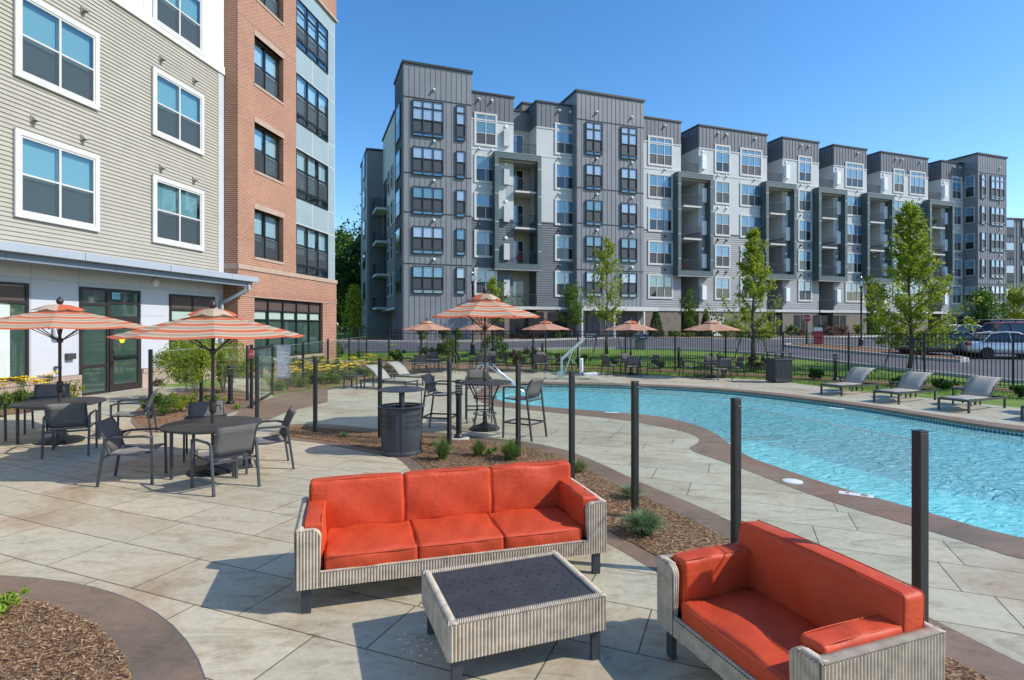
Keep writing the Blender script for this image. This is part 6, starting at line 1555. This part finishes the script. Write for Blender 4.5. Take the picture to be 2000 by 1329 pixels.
# woods and trees at the left between the buildings
for i, (x, y, h, r, m, lb) in enumerate(((-30, 70, 14, 6, 'leaf_dark', 'big dark tree of the wood, nearest the brick building'), (-25, 84, 15, 7, 'leaf_mid', 'big green tree of the wood, in the middle of the gap'), (-20.5, 78, 13, 5, 'leaf_dark', 'big dark tree of the wood, touching the grey building'), (-34, 90, 16, 7, 'leaf_mid', 'big tree at the back of the wood, lighter green'), (-16.5, 74, 21, 3.5, 'leaf_dark', 'tall tree whose edge shows behind the end wall of the grey building'))):
    tree('woodland_tree', lb, (x, y, G(x, y)), h, [(a, b * r) for a, b in ((.12, .7), (.3, 1.0), (.6, 1.0), (.85, .75), (1, .3))], m, nleaf=7000, lsize=.6, trunk=.3, clear=.1, seed=40 + i, nb=46, clump=1.7, group='trees of the wood between the buildings')
tpx(691, 662, 558, 46, 'young_tree', 'light green pyramid-shaped tree in front of the dark wood', 'leaf_bright', [(.08, .8), (.25, 1.0), (.5, .8), (.75, .5), (1, .08)], nleaf=3000, lsize=.22, trunk=.1, clear=.08, seed=50, nb=34, clump=.5, up=.3)
sheet('woodland_floor', 'lawn', [(-60, 62), (-16, 62), (-14, 100), (-60, 110)], dz=.03)['kind'] = 'structure'
mb = MB(); rnd = random.Random(8); pts = [(Vector((rnd.uniform(-60, -18), rnd.uniform(92, 96), rnd.uniform(.5, 10))), 1) for _ in range(5000)]; leaf_cloud(mb, pts, 1.1, rnd); tag(mb.build('far_wood', 'leaf_dark'), 'dark mass of leaves deep in the wood between the buildings', 'woodland', kind='stuff')

def shrub(name, label, p, w, h, leafm, n=900, ls=.07, seed=1, group=None, stems=True, dome=True, cat='shrub', airy=.0):
    rnd = random.Random(seed); t = thing(name, label, cat, p, 0, group)
    if stems:
        mb = MB()
        for k in range(9):
            a = rnd.uniform(0, 6.28); rr = w * .35 * rnd.random(); mb.tube([(.03 * math.cos(a), .03 * math.sin(a), 0), (rr * .5 * math.cos(a), rr * .5 * math.sin(a), h * .45), (rr * math.cos(a), rr * math.sin(a), h * .85)], [.012, .008, .004], 5)
        mb.build('stems', 'bark', t)
    cl = [(Vector((rnd.gauss(0, .24) * w, rnd.gauss(0, .24) * w, (h * (.25 + .6 * rnd.random()) if dome else h * rnd.uniform(.3, .85)))), rnd.uniform(.12, .25) * min(w, h)) for _ in range(16)]
    pts = []
    for _ in range(n):
        c, r = rnd.choice(cl); d = Vector((rnd.gauss(0, 1), rnd.gauss(0, 1), rnd.gauss(0, 1))).normalized() * r * rnd.uniform(.5, 1.1); q = c + d; q.z = max(.02, q.z)
        e = (q.x / (w * .55)) ** 2 + (q.y / (w * .55)) ** 2 + ((q.z - h * .5) / (h * .56)) ** 2
        if e < 1: pts.append((q, 1))
    mb = MB(); leaf_cloud(mb, pts, ls, rnd); mb.build('foliage', leafm, t)
    return t
def spx(px, py, wpx, ytop, label, leafm, **k):
    p = P(px, py); return shrub(k.pop('name', 'shrub'), label, p, wpx / F * p.y, hpx(p, ytop), leafm, **k)
spx(378, 786, 140, 660, 'tall leafy shrub with bare lower stems, left of the front umbrella pole', 'leaf_bright', n=7000, ls=.07, seed=3, dome=False)
spx(436, 768, 92, 660, 'tall shrub beside the brick corner, right of the front umbrella pole', 'leaf_bright', n=4200, ls=.075, seed=5, dome=False)
spx(320, 812, 62, 765, 'low grey-green shrub just behind the leftmost glass fence post', 'leaf_mid', n=1600, ls=.045, seed=6)
spx(285, 808, 28, 772, 'small round green shrub left of the leftmost glass fence post', 'leaf_mid', n=700, ls=.05, seed=61)
spx(352, 806, 60, 765, 'low bright shrub at the foot of the tall leafy shrub', 'leaf_bright', n=1500, ls=.05, seed=7)
spx(417, 793, 46, 770, 'low lime green shrub right of the front umbrella pole', 'leaf_lime', n=900, ls=.05, seed=8)
spx(464, 800, 16, 788, 'tiny lime green plant by the gate', 'leaf_lime', n=250, ls=.05, seed=81)
spx(312, 755, 20, 738, 'small purple-leaved plant at the concrete base of the building', 'leaf_purple', n=300, ls=.06, seed=9)
for i, (x, y, w_, yt, m, lb) in enumerate(((510, 738, 60, 695, 'leaf_mid', 'green shrub behind the glass gate, under the brick wall'), (600, 722, 90, 695, 'leaf_mid', 'spreading green shrub under the brick building window'), (655, 705, 50, 668, 'leaf_mid', 'leafy shrub at the corner of the brick building'), (655, 728, 60, 700, 'blade_blue', 'grey-green ornamental shrub behind the flower bed fence'),
        (876, 704, 44, 657, 'leaf_mid', 'rounded green shrub behind the left far tables'), (966, 704, 50, 655, 'leaf_mid', 'rounded green shrub behind the bar table umbrella pole'), (775, 706, 40, 682, 'leaf_mid', 'low green shrub by the left bollard'), (842, 706, 40, 676, 'leaf_dark', 'low dark shrub between two left far umbrellas'))):
    spx(x, y, w_, yt, lb, m, n=1600, ls=.13, seed=100 + i)
for i, (x, y, w_, yt, m, lb) in enumerate(((1005, 715, 60, 683, 'leaf_purple', 'broad purple barberry bush left of the pool lift'), (1040, 712, 46, 676, 'leaf_purple', 'purple barberry bush behind the third far table'), (1098, 712, 26, 690, 'leaf_purple', 'small purple barberry bush behind the pool lift mast'), (1398, 716, 40, 690, 'leaf_purple', 'purple bush behind the rightmost far umbrella pole'), (1470, 726, 48, 690, 'leaf_purple', 'purple bush round the trunk of the tree by the far bin'),
        (1288, 721, 24, 700, 'leaf_dark', 'round dark boxwood left of the rightmost far table'), (1590, 742, 32, 718, 'leaf_dark', 'round dark boxwood right of the square far bin'), (1140, 712, 30, 692, 'leaf_dark', 'dark boxwood behind the pool lift seat'), (1198, 716, 22, 696, 'leaf_dark', 'small dark boxwood by the fourth far table'), (1755, 756, 40, 736, 'leaf_dark', 'dark boxwood behind the second right-hand lounger'), (1845, 763, 44, 738, 'leaf_dark', 'dark boxwood behind the third right-hand lounger'), (1668, 747, 26, 730, 'leaf_dark', 'dark boxwood behind the first right-hand lounger'), (1992, 778, 36, 750, 'leaf_dark', 'dark boxwood at the right edge by the fence'))):
    spx(x, y, w_, yt, lb, m, n=1100, ls=.09, seed=130 + i)
# foundation plants along the far building
rnd = random.Random(77)
FPL = [(822, 'leaf_mid', 20, 30), (862, 'leaf_dark', 22, 32), (890, 'leaf_mid', 22, 26), (1010, 'leaf_purple', 36, 12), (1045, 'leaf_purple', 40, 12), (1088, 'leaf_mid', 44, 16), (1230, 'leaf_mid', 40, 11), (1310, 'leaf_bright', 30, 14), (1335, 'leaf_bright', 30, 10), (1405, 'leaf_mid', 36, 13), (1440, 'leaf_mid', 34, 12), (1535, 'leaf_mid', 26, 22), (1552, 'leaf_pink', 22, 18), (1612, 'leaf_pink', 26, 18), (1634, 'leaf_pink', 26, 22), (1665, 'leaf_bright', 20, 26), (1715, 'leaf_bright', 40, 9), (1750, 'leaf_bright', 40, 9)]
kn = {'leaf_mid': 'green', 'leaf_dark': 'dark green', 'leaf_purple': 'purple', 'leaf_bright': 'light green', 'leaf_pink': 'pink flowering'}
names_ = ['below the left window of the first tower', 'below the narrow windows of the first tower', 'at the right corner of the first tower', 'before the garage openings, left one', 'before the garage openings, right one', 'left of the entrance canopy', 'in front of the lobby windows', 'between the conifer and the garage door', 'beneath the narrow upright tree', 'right of the white garage door', 'behind the crown of the rightmost-umbrella tree', 'left of the stop sign', 'under the stop sign', 'right of the island sign', 'midway between stop sign and street lamp', 'just left of the right street lamp', 'right of the right street lamp', 'behind the largest tree']
for i, ((x, m, w_, h_), nm) in enumerate(zip(FPL, names_)):
    fy = ff.t(x, 1.2); X_ = -8.44 + fy * .94 + 1.2 * .342 + .342 * .6; Y_ = 43.6 + fy * .342 - 1.2 * .94 - .94 * .6; p = Vector((X_, Y_, G(X_, Y_)))
    shrub('shrub', kn[m] + ' foundation shrub ' + nm, p, w_ / F * Y_, h_ / F * Y_, m, n=500, ls=.2, seed=200 + i, group='foundation shrubs of the far building')
# foundation bed + lawn strip
# ornamental grass tufts
def tuft(label, p, w, h, m='blade_blue', n=260, seed=1, name='grass_tuft', group='grass tufts in the mulch bed', cat='grass tuft'):
    rnd = random.Random(seed); t = thing(name, label, cat, p, 0, group); mb = MB()
    for _ in range(n):
        a = rnd.uniform(0, 6.28); sp_ = rnd.random() ** .7; b = Vector((rnd.gauss(0, .05) * w, rnd.gauss(0, .05) * w, 0)); tip = Vector((math.cos(a) * sp_ * w / 2, math.sin(a) * sp_ * w / 2, h * (1 - .55 * sp_ ** 2) * rnd.uniform(.6, 1.1))); mid = b.lerp(tip, .5) + Vector((0, 0, h * .18 * sp_)); s = Vector((-math.sin(a), math.cos(a), 0)) * .0035 * (1 + h)
        mb.face([b - s, b + s, mid + s * .8, mid - s * .8]); mb.face([mid - s * .8, mid + s * .8, tip])
    mb.build('blades', m, t); return t
for i, (x, y, w_, h_, m, n_, lb) in enumerate(((865, 900, .5, .42, 'blade', 420, 'tall wispy grass tuft between the bin and the bollard light'), (935, 893, .42, .3, 'blade', 400, 'grass tuft right of the bollard light, left of the lime one'), (997, 900, .6, .38, 'blade', 600, 'bushy grass tuft at the foot of the fence post right of the bar chair'), (1130, 925, .45, .22, 'blade', 320, 'flat grass tuft just over the right end of the sofa back'), (1232, 975, .5, .2, 'blade_blue', 420, 'grey-green grass tuft round the foot of a fence post, right of the sofa arm'), (1258, 1045, .62, .26, 'blade_blue', 900, 'largest grass tuft, beside the sofa arm in the mulch'), (672, 855, .3, .12, 'blade_blue', 120, 'faint grass tuft in the shaded end of the mulch bed'), (846, 872, .22, .1, 'blade_blue', 90, 'small faint grass tuft behind the bin'))):
    p = P(x, y); tuft(lb, (p.x, p.y, .01), w_, h_, m, n_, 300 + i)
p = P(960, 893); shrub('small_plant', 'tiny lime green plant in the mulch between two grass tufts', (p.x, p.y, .01), .24, .16, 'leaf_lime', n=300, ls=.035, seed=9, cat='plant', stems=False)
p = P(14, 1212); shrub('small_plant', 'bright lime leafy plant in the round mulch bed at the lower left', (p.x, p.y, .01), .28, .20, 'leaf_lime', n=520, ls=.04, seed=10, cat='plant', stems=False)
for i, (x, y) in enumerate(((200, 762), (228, 768))):
    pass
p = P(60, 790); 
for i, (x, y, w_, h_, lb) in enumerate(((62, 764, .5, .75, 'dry reddish ornamental grass against the concrete base, left of the umbrella pole'), (143, 762, .4, .6, 'dry reddish ornamental grass right of the left umbrella pole'))):
    p = P(x, y + 12); tuft(lb, p, w_, h_ * 1.3, M['stem_dry'], 60, 400 + i, group='dry grasses by the building')
p = P(140, 782); shrub('shrub', 'small yellow-green shrub between the left table and the door', p, .5, .55, 'leaf_bright', n=700, ls=.06, seed=77)
# day lilies
def lily(label, p, w, h, nf, seed, group):
    rnd = random.Random(seed); t = thing('day_lily', label, 'day lily', p, 0, group); mb = MB(); st = MB(); fb = MB()
    for _ in range(130):
        a = rnd.uniform(0, 6.28); sp_ = rnd.random() ** .6; b = Vector((rnd.gauss(0, .1) * w, rnd.gauss(0, .1) * w, 0)); tip = Vector((math.cos(a) * sp_ * w / 2, math.sin(a) * sp_ * w / 2, h * .75 * (1 - .4 * sp_))); mid = b.lerp(tip, .5) + Vector((0, 0, h * .2)); s = Vector((-math.sin(a), math.cos(a), 0)) * .012
        mb.face([b - s, b + s, mid + s, mid - s]); mb.face([mid - s, mid + s, tip])
    mb.build('leaves', 'blade', t)
    for k in range(nf):
        a = rnd.uniform(0, 6.28); r = rnd.random() * w * .42; top = Vector((r * math.cos(a), r * math.sin(a), h * rnd.uniform(.85, 1.15))); st.tube([(r * .3 * math.cos(a), r * .3 * math.sin(a), 0), top], .005, 4)
        for q_ in range(6):
            b = q_ * math.pi / 3; d = Vector((math.cos(b), math.sin(b), .5)).normalized() * 1.3; e = Vector((-math.sin(b), math.cos(b), 0)) * .03; fb.face([top, top + d * .05 + e, top + d * .1 + Vector((0, 0, -.015)), top + d * .05 - e])
    st.build('stalks', 'blade', t); fb.build('flowers', 'petal_yellow', t)
    return t
for i, (x, y) in enumerate(((12, 800), (42, 792), (70, 796), (95, 784))): lily(('day lily with yellow flowers, %s along the wall bed at the left edge' % ('first', 'second', 'third', 'fourth')[i]), P(x, y), .7, .62, 9, 500 + i, 'day lilies by the left wall')
LLp = [(548, 764), (566, 752), (590, 757), (612, 748), (628, 752), (640, 744), (655, 750), (668, 740), (684, 743), (700, 735), (718, 736), (735, 728), (756, 728), (600, 738), (632, 732), (575, 742), (660, 728), (690, 724), (725, 718)]
wh_ = ['at the gate end', 'just behind the gate end', 'under the rules board', 'one step right of the rules board', 'left of the third glass post', 'at the third glass post', 'behind the deck corner', 'left of the lounger table', 'in front of the side table', 'behind the side table', 'behind the nearer left lounger', 'behind the farther left lounger', 'nearest the left far table', 'in the second row, far left', 'in the second row, middle', 'in the second row by the board', 'in the back row, left', 'in the back row, middle', 'in the back row, right end']
for i, ((x, y), nm) in enumerate(zip(LLp, wh_)): lily('day lily clump with yellow flowers ' + nm + ' of the bed', P(x, y), .95, .55, 7 + i % 5, 520 + i, 'day lilies in the flower bed')

# ---------------------------------------------------------------- mulch chips, lawn blades (uncountable)
def inside(p, poly):
    c = False; j = len(poly) - 1
    for i in range(len(poly)):
        if (poly[i][1] > p[1]) != (poly[j][1] > p[1]) and p[0] < (poly[j][0] - poly[i][0]) * (p[1] - poly[i][1]) / (poly[j][1] - poly[i][1]) + poly[i][0]: c = not c
        j = i
    return c
def chips(name, label, poly, n, s, seed, ylim=99, bias=None):
    rnd = random.Random(seed); mb = MB(); x0, x1 = min(p[0] for p in poly), max(p[0] for p in poly); y0, y1 = min(p[1] for p in poly), min(ylim, max(p[1] for p in poly)); k = 0; tries = 0
    while k < n and tries < n * 12:
        tries += 1; x, y = rnd.uniform(x0, x1), rnd.uniform(y0, y1)
        if abs(x) > y * .95 + .1 or y < .9: continue
        if not inside((x, y), poly): continue
        k += 1; a = rnd.uniform(0, 6.28); L_ = s * rnd.uniform(.4, 1.6); w_ = s * rnd.uniform(.12, .35); c = Vector((x, y, G(x, y) + .014 + rnd.random() * .018)); u = Vector((math.cos(a), math.sin(a), rnd.uniform(-.45, .45))).normalized(); v = Vector((-math.sin(a), math.cos(a), rnd.uniform(-.5, .5))).normalized()
        d = [c - u * L_ / 2 - v * w_ / 2, c + u * L_ / 2 - v * w_ * .3, c + u * L_ / 2 + v * w_ * .3, c - u * L_ / 2 + v * w_ / 2]; mb.face(d)
    return tag(mb.build(name, 'chips'), label, 'mulch', kind='stuff')
chips('mulch_chips', 'loose brown wood chips in the round bed at the lower left', ringi, 14000, .026, 1)
chips('mulch_chips', 'loose brown wood chips in the long bed behind the sofa', MAINBED, 26000, .028, 2)
mb = MB(); rnd = random.Random(5); n = 0
while n < 30000:
    x = rnd.uniform(-3, 17); y = rnd.uniform(fence_y(x) - 4.5, fence_y(x) + 5)
    if y > fence_y(x) - 1.0 and y < fence_y(x) + .45: continue
    if inside((x, y), deck) or inside((x, y), LILY): n += 1; continue
    n += 1; a = rnd.uniform(0, 6.28); g = G(x, y); s = Vector((math.cos(a), math.sin(a), 0)) * .012; b = Vector((x, y, g)); h = rnd.uniform(.04, .09); mb.face([b - s, b + s, b + Vector((rnd.uniform(-.03, .03), rnd.uniform(-.03, .03), h))])
tag(mb.build('grass', 'blade'), 'short lawn grass along the black fence', 'grass', kind='stuff')

# things left on the balconies
p_ = lambda t, o, z: Vector((-8.44 + .94 * t + .342 * o, 43.6 + .342 * t - .94 * o, z))
for t_, o_, z_, lb in ((10.1, -.9, 7.25, 'red folding chair on the lowest framed balcony of the first balcony stack'), (27.2, -1.2, 7.25, 'red chair on the lowest framed balcony of the second balcony stack')):
    t = thing('folding_chair', lb, 'chair', p_(t_, o_, z_), angF + .4); MB().box(-.22, .22, -.2, .2, .42, .45).build('seat', 'car_red', t); MB().bar((0, .2, .44), (0, .3, .9), .42, .02).build('backrest', 'stop_red', t)
    for x in (-.2, .2):
        for y in (-.18, .18): MB().bar((x, y, 0), (x, -y, .43), .025, .025, (1, 0, 0)).build('leg', 'metal_black', t)
p = p_(60.6, -.3, 13.4); t = shrub('potted_plant', 'round green potted plant on the last framed balcony stack', p + Vector((0, 0, .25)), .7, .8, 'leaf_mid', n=300, ls=.15, seed=3, cat='potted plant'); MB().lathe([(.13, -.25), (.18, .05)], 14).build('pot', 'pot_white', t)
